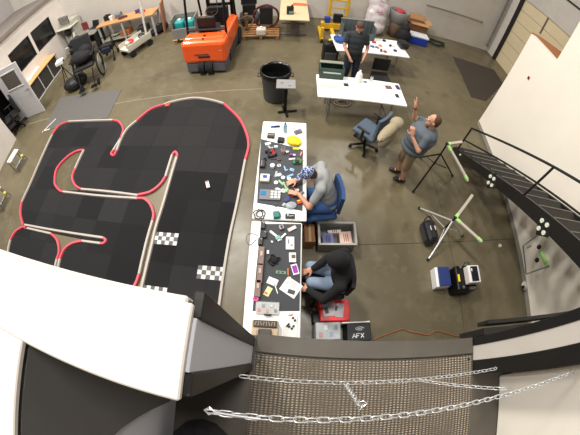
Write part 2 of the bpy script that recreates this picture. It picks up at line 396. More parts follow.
T('black_bag', 'soft black bag slumped in the shade at the left end of the platform', 'bag', UV(-.3, -.55, PZ), 0, [('body', RUB, [('s', (0, 0, .13), .16, .2, .13), ('s', (.05, -.25, .1), .13, .16, .1)]), ('strap', BLACK, [('t', crom([(-.1, .1, .2), (0, .05, .3), (.1, 0, .2)], 5), .012)])])

# stairs
st = thing('staircase', 'black steel open staircase climbing along the cream panel wall', 'staircase', UV(4.0, 4.2, 0), OA)
U0, U1 = 3.42 - 4.0, 4.45 - 4.0
def strg(u): # side profile in (v,z), made as a prism then turned upright
    lowv = [(0.09, 0.0), (-3.6, 2.33), (-4.05, 2.5), (-4.05, PZ), (-3.75, PZ), (-0.35, .45), (0.05, .22), (0.09, .1)]
    M = Matrix.Translation((u, 0, 0)) @ Matrix(((0, 0, 1, 0), (1, 0, 0, 0), (0, 1, 0, 0), (0, 0, 0, 1)))
    return ('p', lowv, -.03, .03, M)
s1 = part('stringer', BK, [strg(U0)], st); part('stringer', BK, [strg(U1)], st)
nst = 13
for k in range(1, nst + 1):
    z = PZ * k / (nst + 1); v_ = -0.05 - (z - .2) * 1.53
    tr = part('tread', mat((36, 34, 32), .6, .2, var=.3, scale=30), [('b', (U0 + U1) / 2, v_, z, U1 - U0 - .06, .27, .035)], st)
    part('nosing', mat((118, 112, 102), .5, .4), [('b', (U0 + U1) / 2, v_ + .125, z + .02, U1 - U0 - .08, .018, .008)], tr)
def stair_pt(v_, up): return Vector((U0, v_, .5 + (-.49 - v_) * .655 + up))
rp = [(-.05, 'a'), (-2.04, 'b'), (-3.9, 'c')]
part('handrail', BK, [('t', [stair_pt(-.04, .72), stair_pt(-2.04, .8), stair_pt(-3.95, .85)], .021)], st)
part('mid_rail', BK, [('t', [stair_pt(-.09, .36), stair_pt(-2.04, .4), stair_pt(-3.95, .42)], .018)], st)
for v_, q in rp: part('railing_post', BK, [('t', [stair_pt(v_, -.1), stair_pt(v_, .72 if q == 'a' else .8)], .02)], st)
for v_, z in ((-1.4, 1.0), (-2.68, 1.80)):
    bp = part('splice_plate', BK, [('b', U0 - .036, v_, z, .012, .26, .26, 0, .59)], st)
    for a in range(4):
        q = a * PI / 2 + .2
        part('bolt_cap', mat((226, 232, 212), .4), [('c', (U0 - .04, v_ + .085 * math.cos(q), z + .085 * math.sin(q)), (U0 - .065, v_ + .085 * math.cos(q), z + .085 * math.sin(q)), .033)], bp)
part('bolt_cap', mat((226, 232, 212), .4), [('c', (U0 - .03, -.28, .34), (U0 - .05, -.28, .34), .02)], st)
struct('trim_6', BK, [uvbox(1.2, 3.45, .12, .16, PZ - .25, PZ + .03), uvbox(1.25, 3.45, .185, .21, PZ - .1, PZ + .02)])

# ================================================================== RACE TRACK
tk = thing('race_track', 'large black tiled toy car track with red and white barrier rails on the floor', 'race track')
def FP(l): return [F(x, y, 0.02)[:2] for x, y in l]
outer = [(7,256),(8,247),(10,239.5),(15,231),(22.8,226),(21,215),(21.5,201.5),(30.3,182.5),(40,160),(51.9,134.4),(57,127),(68.3,121.2),(90,120),(112.6,119.7),(119,121.5),(123,129),(120,138),(112,152.5),(114,154),(121,140),(126,130),(137.9,119.2),(150,109),(164,104),(171.7,101.4),(193,97.6),(211,99.6),(223.6,103.2),(238.8,117.8),(246.4,133),(248.4,145.7),(245,159.6),(237.5,200),(228.7,240.6),(219.8,298.8),(216,328),(140,345),(40,310),(0,290)]
hA = [(83.5,149.8),(76,152),(66,158),(57,169),(54.6,181),(57,187),(62,191),(80,190),(75,185),(72,177),(74.7,168.5),(79,159)]
hB = [(137,196.5),(142,194),(152,191),(160,185),(165.4,176),(171.7,154.5),(175,152.5),(176.8,155.8),(164,200),(155.3,228),(150.2,251),(138,306),(129,304),(138.9,273.5),(146.5,240.6),(152.3,220.4),(153.3,212.8),(150,204),(142.7,198.5)]
hC = [(49,232),(66,235.5),(84,239),(78,242),(70,246),(63,252),(59.5,259),(54,284),(51,284),(57.5,258),(58,250),(55,240)]
part('track_mat', TRK, [('p', FP(outer), 0.0, 0.02, None, [FP(hA), FP(hB), FP(hC)])], tk)
def rail(col, pts, k=5):
    w = 0.027; c = crom([F(x, y, 0.045) for x, y in pts], k); mb = MB(); bm = mb.bm; R = []
    for i, p in enumerate(c):
        t = (c[min(i + 1, len(c) - 1)] - c[max(i - 1, 0)]); t.z = 0; t.normalize(); n = Vector((-t.y, t.x, 0)) * w
        R.append([bm.verts.new(Vector((q.x, q.y, z))) for q, z in ((p - n, .018), (p - n * .7, .055), (p + n * .7, .055), (p + n, .018))])
    for A, B in zip(R, R[1:]):
        for j in range(4): bm.faces.new((A[j], A[(j + 1) % 4], B[(j + 1) % 4], B[j]))
    bm.faces.new(R[0]); bm.faces.new(R[-1][::-1])
    o = mb.build('barrier_rail', RAILW if col == 'w' else PINK, tk)
    o['label'] = 'white barrier rail' if col == 'w' else 'red barrier rail'
for c_, l in [
 ('w', [(7,256),(8,248),(10,239.5)]), ('r', [(10,239.5),(15,231.5),(22.8,226.3)]),
 ('r', [(23,225),(20.3,215),(20.5,207),(21.5,201.5)]), ('w', [(21.5,201.5),(30.3,182.5),(40,160),(51.9,134.4)]),
 ('r', [(51.9,134.4),(57,127),(62,123.5),(68.3,121.2)]), ('w', [(68.3,121.2),(90,120.3),(112.6,119.7)]),
 ('r', [(112.6,119.7),(119,121.7),(123,129),(120.5,138)]), ('w', [(120.5,138),(115.5,146),(113,150)]), ('r', [(113,150),(111,153.5),(113.5,155),(116.5,150)]),
 ('w', [(116.5,150),(121,138.5),(127,128.5),(136.3,120.4)]), ('r', [(136.3,120.4),(150.2,109),(164,104)]),
 ('w', [(164,104),(171.7,101.4),(193,97.6),(211,99.6),(223.6,103.2)]), ('r', [(223.6,103.2),(238.8,117.8),(246.4,133),(248.4,145.7),(245,159.6)]),
 ('w', [(245,159.6),(237.5,200),(228.7,240.6),(219.8,298.8),(217,318)]),
 ('w', [(24.5,224.5),(60,231),(103,237.5)]), ('r', [(103,237.5),(105.5,240),(103,243),(100,243)]), ('w', [(100,243),(82,240.7)]),
 ('r', [(82,240.7),(72,243),(64,249),(59.5,258.4)]), ('w', [(59.5,258.4),(57,271),(54,286)]),
 ('r', [(22.8,227.5),(24,226.5),(27,228)]), ('w', [(25,227.5),(50.6,233.3)]), ('r', [(50.6,233.3),(57,240),(58.7,251),(56.5,259)]), ('w', [(56.5,259),(53.5,272),(50,286)]),
 ('r', [(83.5,149.6),(76,151),(66,157.5),(56.5,168.5),(54.4,181),(55.7,186),(60,190.5),(63,191.5)]), ('w', [(63,191.5),(100,195.5),(136.7,198)]),
 ('r', [(136.7,198),(144,198.5),(150,204),(153.3,212.8),(152.3,220.4)]), ('w', [(152.3,220.4),(146.5,240.6),(138.9,273.5)]), ('r', [(138.9,273.5),(135,284),(127,296)]),
 ('w', [(83.5,149.6),(79,159),(74.7,168.5)]), ('r', [(74.7,168.5),(72,177),(75,185),(81,188.8)]), ('w', [(81,188.8),(110,191.5),(137.6,195)]),
 ('r', [(137.6,194.6),(150,191.5),(160,184),(165.4,176)]), ('w', [(165.4,176),(172,154.5)]), ('r', [(172,154.5),(175,151.5),(177,154),(176.5,157)]),
 ('w', [(176.5,157),(164,200),(155.3,228),(150.2,250.8),(138,304)])]:
    rail(c_, l)
for a, b_, lab in (((154.5, 233), (177.3, 244.4), 'grey and white checkered strip by the inner rail, upper of the two left ones'), ((197.8, 267), (223.6, 279), 'checkered strip on the black track touching the right outer rail'), ((143, 288), (165, 298), 'checkered strip on the track next to the white ledge')):
    p = F((a[0] + b_[0]) / 2, (a[1] + b_[1]) / 2, .02)
    o = part('checkered_strip', CHK, [('b', 0, 0, .003, .432, .216, .006, 0, 0, 0, 0)]); o.location = p; o.rotation_euler = (0, 0, -.06); tag(o, lab, 'checkered strip', 'checkered strips on the track')
T('toy_race_car', 'tiny white model race car driving on the black track', 'toy car', F(208, 185.5, .0215), 1.9, [
  ('body', WHITE, [('b', 0, 0, .03, .15, .062, .026), ('b', -.01, 0, .048, .06, .05, .022), ('b', -.07, 0, .055, .012, .066, .006)]),
  ('stripe', ORG, [('b', .055, 0, .0445, .03, .05, .004)])] + [('wheel', RUB, [('c', (x, y - .008, .015), (x, y + .008, .015), .015)]) for x in (-.05, .05) for y in (-.03, .03)])
T('orange_cone_marker', 'small orange marker lump at the top bend of the track rail', 'marker', F(168, 106, .02), 0, [(None, mat((226, 84, 54), .6), [('b', 0, 0, .02, .12, .06, .04, .3), ('s', (.04, .02, .04), .03)])])
T('floor_mat', 'grey rubber floor mat lying behind the left end of the track', 'floor mat', (0, 0, 0), 0, [(None, mat((92, 90, 88), .8), [('p', [F(*q)[:2] for q in ((61, 98), (122, 89), (108, 118), (43.5, 131))], 0, .012)])])
T('floor_mat', 'dark brown floor mat in front of the cream roller door', 'floor mat', (0, 0, 0), 0, [(None, mat((58, 50, 44), .85), [('p', [F(*q)[:2] for q in ((453, 57), (494, 70), (503, 84), (486, 101), (471, 97))], 0, .012)])])
T('tape_arrow', 'white tape arrow stuck on the floor beside the grey floor mat', 'tape', (0, 0, 0), 0, [(None, mat((220, 214, 200), .6), [('b', *F(49, 125.5, .016), .55, .035, .004, math.radians(58)), ('b', *F(46, 130.2, .016), .3, .035, .004, .1)])])

# ================================================================== TABLES
def folding_table(label, loc, rz, L=1.83, W=.76, group='white folding tables'):
    t = thing('folding_table', label, 'table', loc, rz, None)
    part('tabletop', PLASTIC, [('b', 0, 0, .72, W, L, .045, 0, 0, 0, .018)], t)
    for s in (-1, 1):
        y = s * (L / 2 - .28)
        part('leg_frame', mat((120, 122, 124), .4, .5), [('t', crom([(-.28, y, .7), (-.3, y + s * .02, .1), (-.3, y + s * .02, .015)], 3), .014), ('t', [(.28, y, .7), (.3, y + s * .02, .1), (.3, y + s * .02, .015)], .014), ('t', [(-.29, y, .2), (.29, y, .2)], .012), ('t', [(0, y, .2), (0, y - s * .35, .69)], .01)], t)
    return t
folding_table('white folding table crowded with tools, further one in the long row', (.075, 2.745, 0), -.05, 1.9, .75)
folding_table('white folding table with the tan tool case, nearest the platform', (-.05, .84, 0), -.05, 1.86, .69)
folding_table('white folding table with the green tank, brightly lit', (1.70, 4.80, 0), PI / 2 - .04, 1.85, .78)
folding_table('white folding table at the back behind the standing man', (2.36, 6.88, 0), PI / 2 + .06, 1.98, .9)
TZ = .7425
def on(px, py, z=TZ): return F(px, py, z)
MAT = mat((64, 66, 70), .8)
T('work_mat', 'dark grey work mat under the clutter on the further tool table', 'work mat', (0, 0, 0), 0, [(None, MAT, [('p', [on(*q)[:2] for q in ((261, 139), (303, 150), (302.5, 211), (257, 203))], TZ, TZ + .004)])])
T('work_mat', 'dark grey work mat on the table nearest the platform', 'work mat', (0, 0, 0), 0, [(None, MAT, [('p', [on(*q)[:2] for q in ((261, 224), (301, 224), (299.5, 311), (252.5, 311))], TZ, TZ + .004)])])
MZ = TZ + .0045
def B(nm, lab, cat, px, py, size, m, rz=0., extra=(), z=MZ, grp=None):
    sx, sy, sz = size
    return T(nm, lab, cat, on(px, py, z), rz, ([('body', m, [('b', 0, 0, sz / 2, sx, sy, sz)])] + list(extra)) if extra else [(None, m, [('b', 0, 0, sz / 2, sx, sy, sz)])], grp)
def C(nm, lab, cat, px, py, r, h, m, extra=(), z=MZ):
    body = [('l', [(0, 0), (r * .95, 0), (r, h * .1), (r, h * .8), (r * .7, h * .95), (r * .35, h), (0, h)], 18)]
    return T(nm, lab, cat, on(px, py, z), 0, ([('body', m, body)] + list(extra)) if extra else [(None, m, body)])
# --- further table, top to bottom
B('glue_gun', 'small blue and black tool at the far end of the long tables', 'tool', 277, 127, (.1, .03, .03), BLACK, .1, [('handle', BLUE, [('b', -.075, .0, .015, .06, .028, .026)])], TZ)
C('spray_bottle', 'light blue standing bottle at the far end of the tool table', 'bottle', 285, 132, .033, .19, mat((150, 186, 210), .4), [('cap', BLUE, [('c', (0, 0, .19), (0, 0, .215), .014)])], TZ)
B('wire_brush', 'grey bristly brush at the far right table corner', 'brush', 298, 132.5, (.13, .08, .02), mat((120, 112, 136), .7), .4, [('bristles', mat((150, 146, 160), .9), [('b', x * .018, y * .02, .035, .01, .01, .03, .0, .2 * y, .2 * x) for x in (-3, -2, -1, 0, 1, 2, 3) for y in (-1.5, -.5, .5, 1.5)])], TZ)
B('tool_box', 'brown and black open box left of the black pouch', 'box', 271, 136.5, (.12, .1, .05), mat((64, 52, 50), .6), -.1, [('divider', mat((180, 170, 160), .5), [('b', 0, -.01, .052, .1, .012, .01), ('b', .0, .03, .052, .1, .012, .01)])], TZ)
B('paper_scrap', 'crumpled white scrap at the left edge of the far table', 'paper', 268, 144, (.09, .05, .015), WHITE, .3, z=TZ)
B('battery_pack', 'small black pouch against the yellow bag', 'pouch', 281, 141, (.11, .1, .05), BLACK, -.2)
o = part('yellow_bag', YEL, [('s', (0, 0, .045), .115, .1, .05), ('s', (.06, -.03, .04), .07, .07, .04), ('s', (-.05, .045, .04), .07, .05, .04)], None, True); o.location = on(293.5, 142.5); tag(o, 'bright yellow crumpled bag on the far tool table', 'bag')
B('yellow_tool', 'yellow and black cutter just below the yellow bag', 'tool', 296, 149, (.1, .045, .02), YEL, -.1, [('blade', BLACK, [('b', .0, .025, .02, .08, .012, .012, .2)])])
T('toy_car_chassis', 'black toy car chassis with red parts on the left of the further table', 'toy car', on(271, 154), .4, [('body', BLACK, [('b', 0, 0, .03, .1, .16, .03), ('b', 0, .02, .055, .06, .07, .02)]), ('shock', RED, [('c', (.04, -.05, .04), (.04, .03, .07), .01), ('c', (.02, -.05, .04), (.01, .03, .07), .008)])] + [('wheel', RUB, [('c', (x - .015, y, .022), (x + .015, y, .022), .022)]) for x in (-.06, .06) for y in (-.055, .055)])
T('amber_jar', 'open clear jar with amber liquid on the work mat', 'jar', on(283, 153), 0, [('glass', GLASS, [('l', [(.035, 0), (.038, .09), (.03, .11), (.034, .13)], 18)]), ('liquid', mat((150, 80, 50), .3), [('c', (0, 0, .003), (0, 0, .06), .033)])])
B('paint_bottle', 'purple labelled white bottle lying right of the amber jar', 'bottle', 291, 155.5, (.05, .035, .035), PURP, -.1, [('cap', WHITE, [('c', (.03, 0, .018), (.07, 0, .018), .016)])])
B('part_tray', 'pale card of parts below the purple bottle', 'parts card', 292, 159, (.1, .03, .006), mat((214, 206, 200), .6), .15)
B('pliers', 'small tan handled pliers on the right edge of the mat', 'pliers', 301, 154, (.02, .08, .014), TAN, -.3, [('grip', RED, [('b', .02, .03, .008, .012, .06, .012, .3)])])
B('green_toy_car', 'dark green toy car shell near the right table edge', 'toy car', 297, 163, (.13, .06, .035), GREEN, .05, [('cabin', BLACK, [('b', 0, 0, .045, .06, .05, .02)])])
B('speaker_box', 'black rectangular charger on the left edge above the white pot', 'charger', 262.5, 165, (.08, .13, .05), mat((48, 40, 42), .5), -.05, [('display', mat((150, 140, 140), .3), [('b', -.01, 0, .052, .012, .1, .006)])])
C('white_pot', 'round white lidded pot on the work mat', 'pot', 272.5, 167, .036, .06, WHITE)
B('drill_charger', 'cream charger with a blue display at the left table edge', 'charger', 265, 179, (.14, .13, .05), mat((222, 216, 196), .5), -.06, [('display', BLUE, [('b', 0.0, .01, .053, .06, .05, .008)]), ('knob', WHITE, [('c', (.05, -.04, .05), (.05, -.04, .065), .012)])])
T('setup_station', 'grey tool tray with blue screen and small compartments', 'tool tray', on(270, 195.5), -.06, [('tray', mat((112, 110, 116), .5), [('b', 0, 0, .015, .3, .17, .03)]), ('screen', mat((40, 120, 170), .2, emit=.15), [('b', -.1, .02, .034, .07, .07, .008)])] +
  [('cell', WHITE, [('b', .03 + i * .05, -.045 + j * .045, .034, .035, .03, .008)]) for i in range(3) for j in range(3)])
B('white_cup', 'small white square container between the man\'s hands', 'container', 294, 181.5, (.08, .07, .03), WHITE, .2)
B('red_tool', 'red screwdriver set on the right half of the further mat', 'screwdriver', 293, 196, (.06, .025, .02), RED, .8, [('shaft', STEEL, [('c', (.03, 0, .01), (.1, 0, .01), .004)])])
B('orange_block', 'red and orange block near the elbow of the seated man', 'block', 299.5, 202.5, (.07, .06, .03), mat((226, 62, 44), .5), .3, [('top', YEL, [('b', 0, .015, .033, .05, .02, .006)])])
T('parts_bag', 'clear plastic bag of small parts at the near right of the further mat', 'bag', on(291, 206), .2, [('film', mat((190, 196, 204), .2, alpha=.6), [('s', (0, 0, .02), .08, .06, .022)]), ('contents', mat((120, 126, 150), .5), [('b', 0, 0, .016, .08, .05, .02, .3)])])
T('blue_cloth', 'dark blue crumpled cloth next to the parts bag', 'cloth', on(287, 200), .5, [(None, mat((66, 74, 110), .9), [('s', (0, 0, .012), .06, .035, .015), ('s', (.03, .02, .015), .03, .04, .015)])])
# scattered light parts
sc_l = ['white suspension arm lying near the blue cloth', 'white plastic wheel close to the cream charger', 'silver bracket on the upper middle of the mat', 'pale green gear at the centre of the mat', 'white body clip beside the square container', 'light blue panel piece at the man\'s sleeve', 'pale blue decal sheet curl above the gear', 'white rod crossing the mat centre', 'silver screw packet above the tool tray', 'small white bottle cap right of the tool tray', 'clear lid beside the pot', 'pale green circuit piece near the hands']
sc_p = [(280, 190, 0), (276, 183, 1), (279, 175, 0), (285, 186, 2), (289, 179, 0), (292, 170, 3), (285, 169, 3), (283, 178, 0), (277, 190, 4), (282, 192, 0), (279, 166, 4), (287, 190, 2)]
PM = [WHITE, PLASTIC, mat((150, 190, 150), .5), mat((140, 176, 220), .5), mat((196, 200, 204), .3, .4)]
for i, ((x, y, m), lab) in enumerate(zip(sc_p, sc_l)):
    p = on(x, y); r = random.uniform(-1.5, 1.5)
    if i % 3 == 0: pr = [('b', 0, 0, .008, .1, .022, .014), ('b', .035, .012, .012, .022, .05, .016)]
    elif i % 3 == 1: pr = [('l', [(.01, 0), (.028, 0), (.03, .018), (.012, .02), (.01, 0)], 16)]
    else: pr = [('b', 0, 0, .006, .07, .05, .01), ('b', .01, .005, .016, .03, .02, .014)]
    T('model_part', lab, 'model car part', p, r, [(None, PM[m], pr)], 'loose model parts on the further mat')
more = [(274.5, 160, 'thin black antenna tube piece left of the white pot', BLACK, 3), (279, 160, 'small brown motor can right above the clear lid', BROWN, 1), (287.5, 152.5, 'small clear cap right of the amber jar', PM[4], 1),
 (300, 160, 'olive coloured block at the right edge above the green car', mat((110, 104, 60), .6), 0), (290, 176, 'blue and white striped decal under the cap brim', PM[3], 0), (276, 174.5, 'pale grey wing part above the cream charger', PM[4], 0), (281, 183, 'translucent pale green bumper at mid mat', PM[2], 0),
 (297, 190.5, 'white rubber between the red screwdriver and the cuff', WHITE, 2), (284, 205, 'clear blister packet left of the parts bag', PM[4], 2), (276, 205, 'flat dark tile below the tool tray', DGREY, 2), (262, 209, 'white connector at the lower left corner of the mat', WHITE, 2), (302, 193, 'grey cube at the right table edge by the elbow', GREY, 2),
 (265, 160, 'tangled black lead above the black charger', RUB, 1), (270, 148, 'silver clip below the white scrap', PM[4], 0), (276, 147, 'small white connector under the black pouch', WHITE, 2)]
for k, (x, y, lab, m, q) in enumerate(more):
    pr = [[('b', 0, 0, .008, .11, .03, .014), ('b', .03, .016, .012, .03, .05, .018)], [('l', [(.008, 0), (.024, 0), (.026, .03), (.012, .034), (.008, 0)], 14)], [('b', 0, 0, .009, .055, .04, .016), ('b', 0, 0, .02, .03, .02, .01)], [('c', (-.06, 0, .008), (.06, .01, .008), .006)]][q]
    T('model_part', lab, 'model car part', on(x, y), k * .9, [(None, m, pr)], 'loose model parts on the further mat')
# --- gap between the two tables
T('wound_cable', 'round black coil of cable at the joint of the two long tables', 'cable', on(259.5, 215, TZ), 0, [(None, RUB, [('t', [((.075 + .012 * math.sin(5 * a)) * math.cos(a), (.075 + .012 * math.cos(7 * a)) * math.sin(a), .02 + .015 * math.sin(3 * a)) for a in [i * .35 for i in range(72)]], .007, 6), ('t', [((.045) * math.cos(a), .045 * math.sin(a), .03 + .01 * math.sin(2 * a)) for a in [i * .35 for i in range(36)]], .007, 6)])])
B('teal_case', 'teal and black case at the head of the near table', 'case', 276.5, 216, (.09, .1, .06), mat((28, 110, 106), .4), .1, [('latch', BLACK, [('b', .05, 0, .03, .012, .06, .03)])], TZ)
B('black_tray', 'black tray holding small metal parts beside the teal case', 'tray', 290, 216.5, (.13, .075, .02), BLACK, -.05, [('metal_part', SILV, [('b', .02, 0, .024, .06, .012, .01, .2), ('b', -.03, .01, .024, .02, .04, .01, .1)])], TZ)
T('white_cable', 'thin dark cable looping over the left edge of the near table', 'cable', on(249, 238, TZ), 0, [(None, DGREY, [('t', crom([(.12, .03, .005), (.05, .06, .006), (-.02, .04, .01), (-.03, -.05, .02), (.02, -.1, .006), (.1, -.02, .005)], 6), .004, 6)])])
for i, (x, y, lab) in enumerate(((263, 226, 'black power brick directly below the coiled cable'), (264.5, 235, 'black power brick with a white plug'), (260.5, 242, 'slim black power brick above the brown packs'))):
    B('power_brick', lab, 'power brick', x, y, (.06, .1, .035), BLACK, -.05, [('socket', GREY, [('b', .01, .03, .037, .03, .02, .006)])], grp='power bricks along the near table')
for i, (x, y, lab) in enumerate(((261.5, 257, 'brown battery charger box, farthest of the row of three'), (260, 274, 'brown battery charger box, middle of the row of three'), (258, 289, 'brown battery charger box, closest to the pink spool'))):
    B('battery_box', lab, 'charger', x, y, (.075, .26 if i != 2 else .22, .05), mat((122, 98, 90), .5), -.06, [('display', mat((180, 160, 150), .3), [('b', 0, .03, .052, .03, .06, .005)])], grp='row of brown chargers')
T('pink_spool', 'small magenta spool at the lower left of the near mat', 'spool', on(256, 299), 0, [('rim', mat((210, 40, 130), .4), [('l', [(.01, 0), (.035, 0), (.035, .008), (.018, .01), (.018, .03), (.035, .032), (.035, .04), (.01, .04)], 18)]), ('core', BLACK, [('c', (0, 0, .03), (0, 0, .041), .009)])])
T('chassis_plate', 'white and teal cross shaped chassis plate on the near mat', 'chassis', on(278, 238.5), 0, [('plate', WHITE, [('b', -.03, .04, .008, .2, .03, .01, -.7), ('b', .05, .01, .02, .15, .025, .01, .8)]), ('motor', mat((120, 170, 160), .4), [('b', 0, .0, .02, .07, .05, .03, .3)])])
B('parts_box', 'white open parts box with grey trays in the middle of the near mat', 'parts box', 290, 243.5, (.11, .18, .02), WHITE, -.02, [('divider', GREY, [('b', -.02, .02, .022, .02, .06, .006), ('b', .02, -.03, .022, .03, .02, .006)])])
B('glossy_scrap', 'crumpled white and pink wrapping at the head of the near mat', 'wrapping', 292, 229, (.12, .05, .02), mat((226, 200, 196), .4), .5)
B('toy_engine', 'small black and silver motor near the head of the near mat', 'motor', 281.5, 228, (.06, .06, .04), SILV, .3, [('cap', BLACK, [('c', (0, 0, .04), (0, 0, .05), .02)])])
B('white_dice', 'tiny white cube on the near mat left of the chassis plate', 'cube', 272, 242, (.02, .03, .015), WHITE, .5)
B('white_plug', 'small white plug by the black coil', 'plug', 268, 252.5, (.03, .05, .02), WHITE, 0)
T('wire_bundle', 'tangled bundle of black wire in the middle of the near mat', 'wire', on(274, 260.5), 0, [(None, RUB, [('t', [((.06 + .02 * math.sin(4 * a)) * math.cos(a), (.06 + .02 * math.cos(3 * a)) * math.sin(a), .02 + .014 * math.sin(5 * a)) for a in [i * .4 for i in range(70)]], .008, 6), ('s', (0, 0, .02), .05, .045, .02)])])
B('label_box', 'white box with a brown and blue label at the right of the near mat', 'box', 292.5, 258, (.09, .13, .03), WHITE, 0, [('label', BROWN, [('b', .01, .01, .032, .05, .05, .004)])])
B('phone', 'white phone showing a purple picture on the near mat', 'phone', 295, 269.5, (.08, .14, .012), WHITE, .25, [('screen', mat((150, 60, 170), .2), [('b', 0, 0, .014, .06, .1, .004)])])
B('circuit_board', 'green circuit board left of the purple phone', 'circuit board', 281, 272.5, (.13, .04, .008), mat((96, 140, 100), .5), -.1, [('chip', BLACK, [('b', -.03, 0, .01, .02, .02, .006), ('b', .02, 0, .01, .03, .016, .006)])])
B('white_card', 'blank white card with curled corner on the near mat', 'card', 272.5, 281.5, (.13, .09, .004), WHITE, -.4)
B('note_card', 'yellow and green printed card below the blank card', 'card', 268, 291.5, (.07, .12, .006), mat((216, 222, 160), .6), -.5, [('print', mat((224, 110, 70), .6), [('b', -.01, -.03, .007, .04, .03, .003)])])
T('instruction_sheet', 'large white instruction sheet with a dark picture lying askew', 'paper', on(291, 287.5), -.62, [('sheet', WHITE, [('b', 0, 0, .003, .22, .2, .003, 0, 0, 0, 0)]), ('picture', DGREY, [('b', .035, -.045, .0055, .09, .055, .002, .3, 0, 0, 0)]), ('text', GREY, [('b', -.02, .07 - .014 * k, .0055, .13, .004, .001, 0, 0, 0, 0) for k in range(5)])])
B('paper_tab', 'narrow white tab of paper above the instruction sheet', 'paper', 289, 279.5, (.04, .07, .003), WHITE, -.1)
B('screwdriver', 'orange handled screwdriver lying above the instruction sheet', 'screwdriver', 288, 272, (.02, .09, .02), mat((196, 104, 52), .5), 0, [('shaft', STEEL, [('c', (0, -.045, .01), (0, -.1, .01), .003)])])
B('marker_pen', 'thin white pen between the cards and the sheet', 'pen', 276.5, 290, (.012, .1, .012), WHITE, .3, [('cap', GREY, [('c', (0, .05, .006), (0, .075, .006), .006)])])
T('parts_organizer', 'clear lidded organizer of small parts above the tan case', 'organizer', on(267.5, 308.5), -.05, [('tray', mat((176, 172, 168), .3), [('b', 0, 0, .01, .28, .15, .02)]), ('lid', mat((225, 232, 235), 0.12, alpha=0.15, var=.02), [('b', 0, 0, .045, .285, .155, .01)]), ('latch', BLACK, [('b', .01, -.08, .03, .09, .02, .035)])] +
  [('contents', m, [('b', -.1 + .05 * k, .03 * ((k % 2) * 2 - 1), .028, .035, .04, .015)]) for k, m in enumerate((RED, GREY, mat((200, 120, 90), .5), STEEL, DGREY))])
tc_ = thing('tool_case', 'tan plastic tool case with a black top tray at the platform end of the table', 'tool case', (F(265, 328, .9)[0], F(265, 328, .9)[1], TZ), -.05)
part('body', TAN, [('b', 0, -.02, .07, .31, .22, .14)], tc_); part('top_tray', mat((60, 54, 48), .5), [('b', 0, .05, .15, .27, .08, .03)], tc_)
part('front_rib', TAN, [('b', -.12, -.07, .147, .05, .09, .014), ('b', .12, -.07, .147, .05, .09, .014)], tc_)
hd = part('handle', mat((70, 62, 54), .5), [('t', [(-.07, -.03, .15), (-.07, -.1, .16), (.07, -.1, .16), (.07, -.03, .15)], .01), ('b', 0, -.06, .142, .15, .1, .006)], tc_)
for k in range(8): part('tray_tool', mat((150, 130, 110), .5), [('b', -.11 + .031 * k, .05, .168, .012, .05, .012, .3 * ((k % 3) - 1))], tc_)
T('screw_box', 'flat clear box with black screws to the right of the tan case', 'parts box', on(290.5, 325, TZ), -.05, [('tray', mat((222, 220, 216), .4), [('b', 0, 0, .008, .16, .3, .016)])] + [('screw', BLACK, [('c', (x, y, .016), (x + .01, y + .01, .035), .011)]) for x, y in ((.02, .08), (.045, .05), (-.03, .0), (-.02, -.03), (.01, -.05), (.03, -.02), (-.045, -.02))] + [('red_clip', RED, [('b', .0, .12, .02, .05, .012, .008, .3)])])
# --- bright table
T('green_tank', 'dark green open tank box with a grey top bar on the bright table', 'tank', on(330.5, 75, TZ), -.04, [('body', mat((44, 66, 58), .4), [('b', 0, .15, .13, .5, .02, .26), ('b', 0, -.15, .13, .5, .02, .26), ('b', .24, 0, .13, .02, .3, .26), ('b', -.24, 0, .13, .02, .3, .26), ('b', 0, 0, .01, .5, .3, .02)]), ('top_bar', mat((130, 132, 118), .5), [('b', 0, .1, .27, .5, .1, .02)]), ('strip', mat((200, 220, 210), .4), [('b', 0, -.162, .16, .36, .008, .03)])])
B('tan_envelope', 'tan sheet of paper in front of the green tank', 'paper', 330, 86.5, (.42, .12, .004), mat((226, 212, 178), .7), -.05, z=TZ)
B('smartphone', 'black phone in the middle of the bright table', 'phone', 346, 85, (.1, .1, .014), mat((44, 52, 56), .3), 0, z=TZ)
B('blue_tag', 'small blue grey tag right of the black phone', 'tag', 365.5, 82, (.06, .06, .01), mat((90, 110, 140), .5), 0, z=TZ)
T('glass_cup', 'small clear cup at the back edge of the bright table', 'cup', on(371, 81, TZ), 0, [(None, GLASS, [('l', [(0, .002), (.03, 0), (.036, .1), (.033, .1), (.027, .008), (0, .008)], 18)])])
for x, y, c_, lab, s in ((388.5, 87.5, (112, 84, 82), 'brown picture card near the right end of the bright table', (.15, .12)), (397.5, 87.5, (70, 50, 84), 'dark purple card at the right end of the bright table', (.09, .15)), (397, 96, (36, 40, 52), 'black wallet sized card at the front right of the bright table', (.08, .11))):
    B('picture_card', lab, 'card', x, y, s + (.012,), mat(c_, .4), .1, z=TZ)
T('white_jug', 'bright white jug standing at the back of the bright table', 'jug', on(358, 81, TZ), 0, [('body', WHITE, [('l', [(0, 0), (.07, 0), (.075, .1), (.06, .2), (.03, .24), (0, .24)], 18)]), ('cap', WHITE, [('c', (0, 0, .24), (0, 0, .28), .022)])])
T('black_backpack', 'black backpack with yellow toy on it behind the green tank', 'backpack', F(330, 66, 0) + Vector((.0, .3, 0)), 0, [('body', BLACK, [('b', 0, 0, .3, .42, .3, .6, 0, 0, 0, .06)]), ('pocket', DGREY, [('b', 0, -.16, .2, .3, .06, .28)]), ('strap', BLACK, [('t', crom([(-.1, .0, .6), (0, .03, .68), (.1, 0, .6)], 4), .015)])])
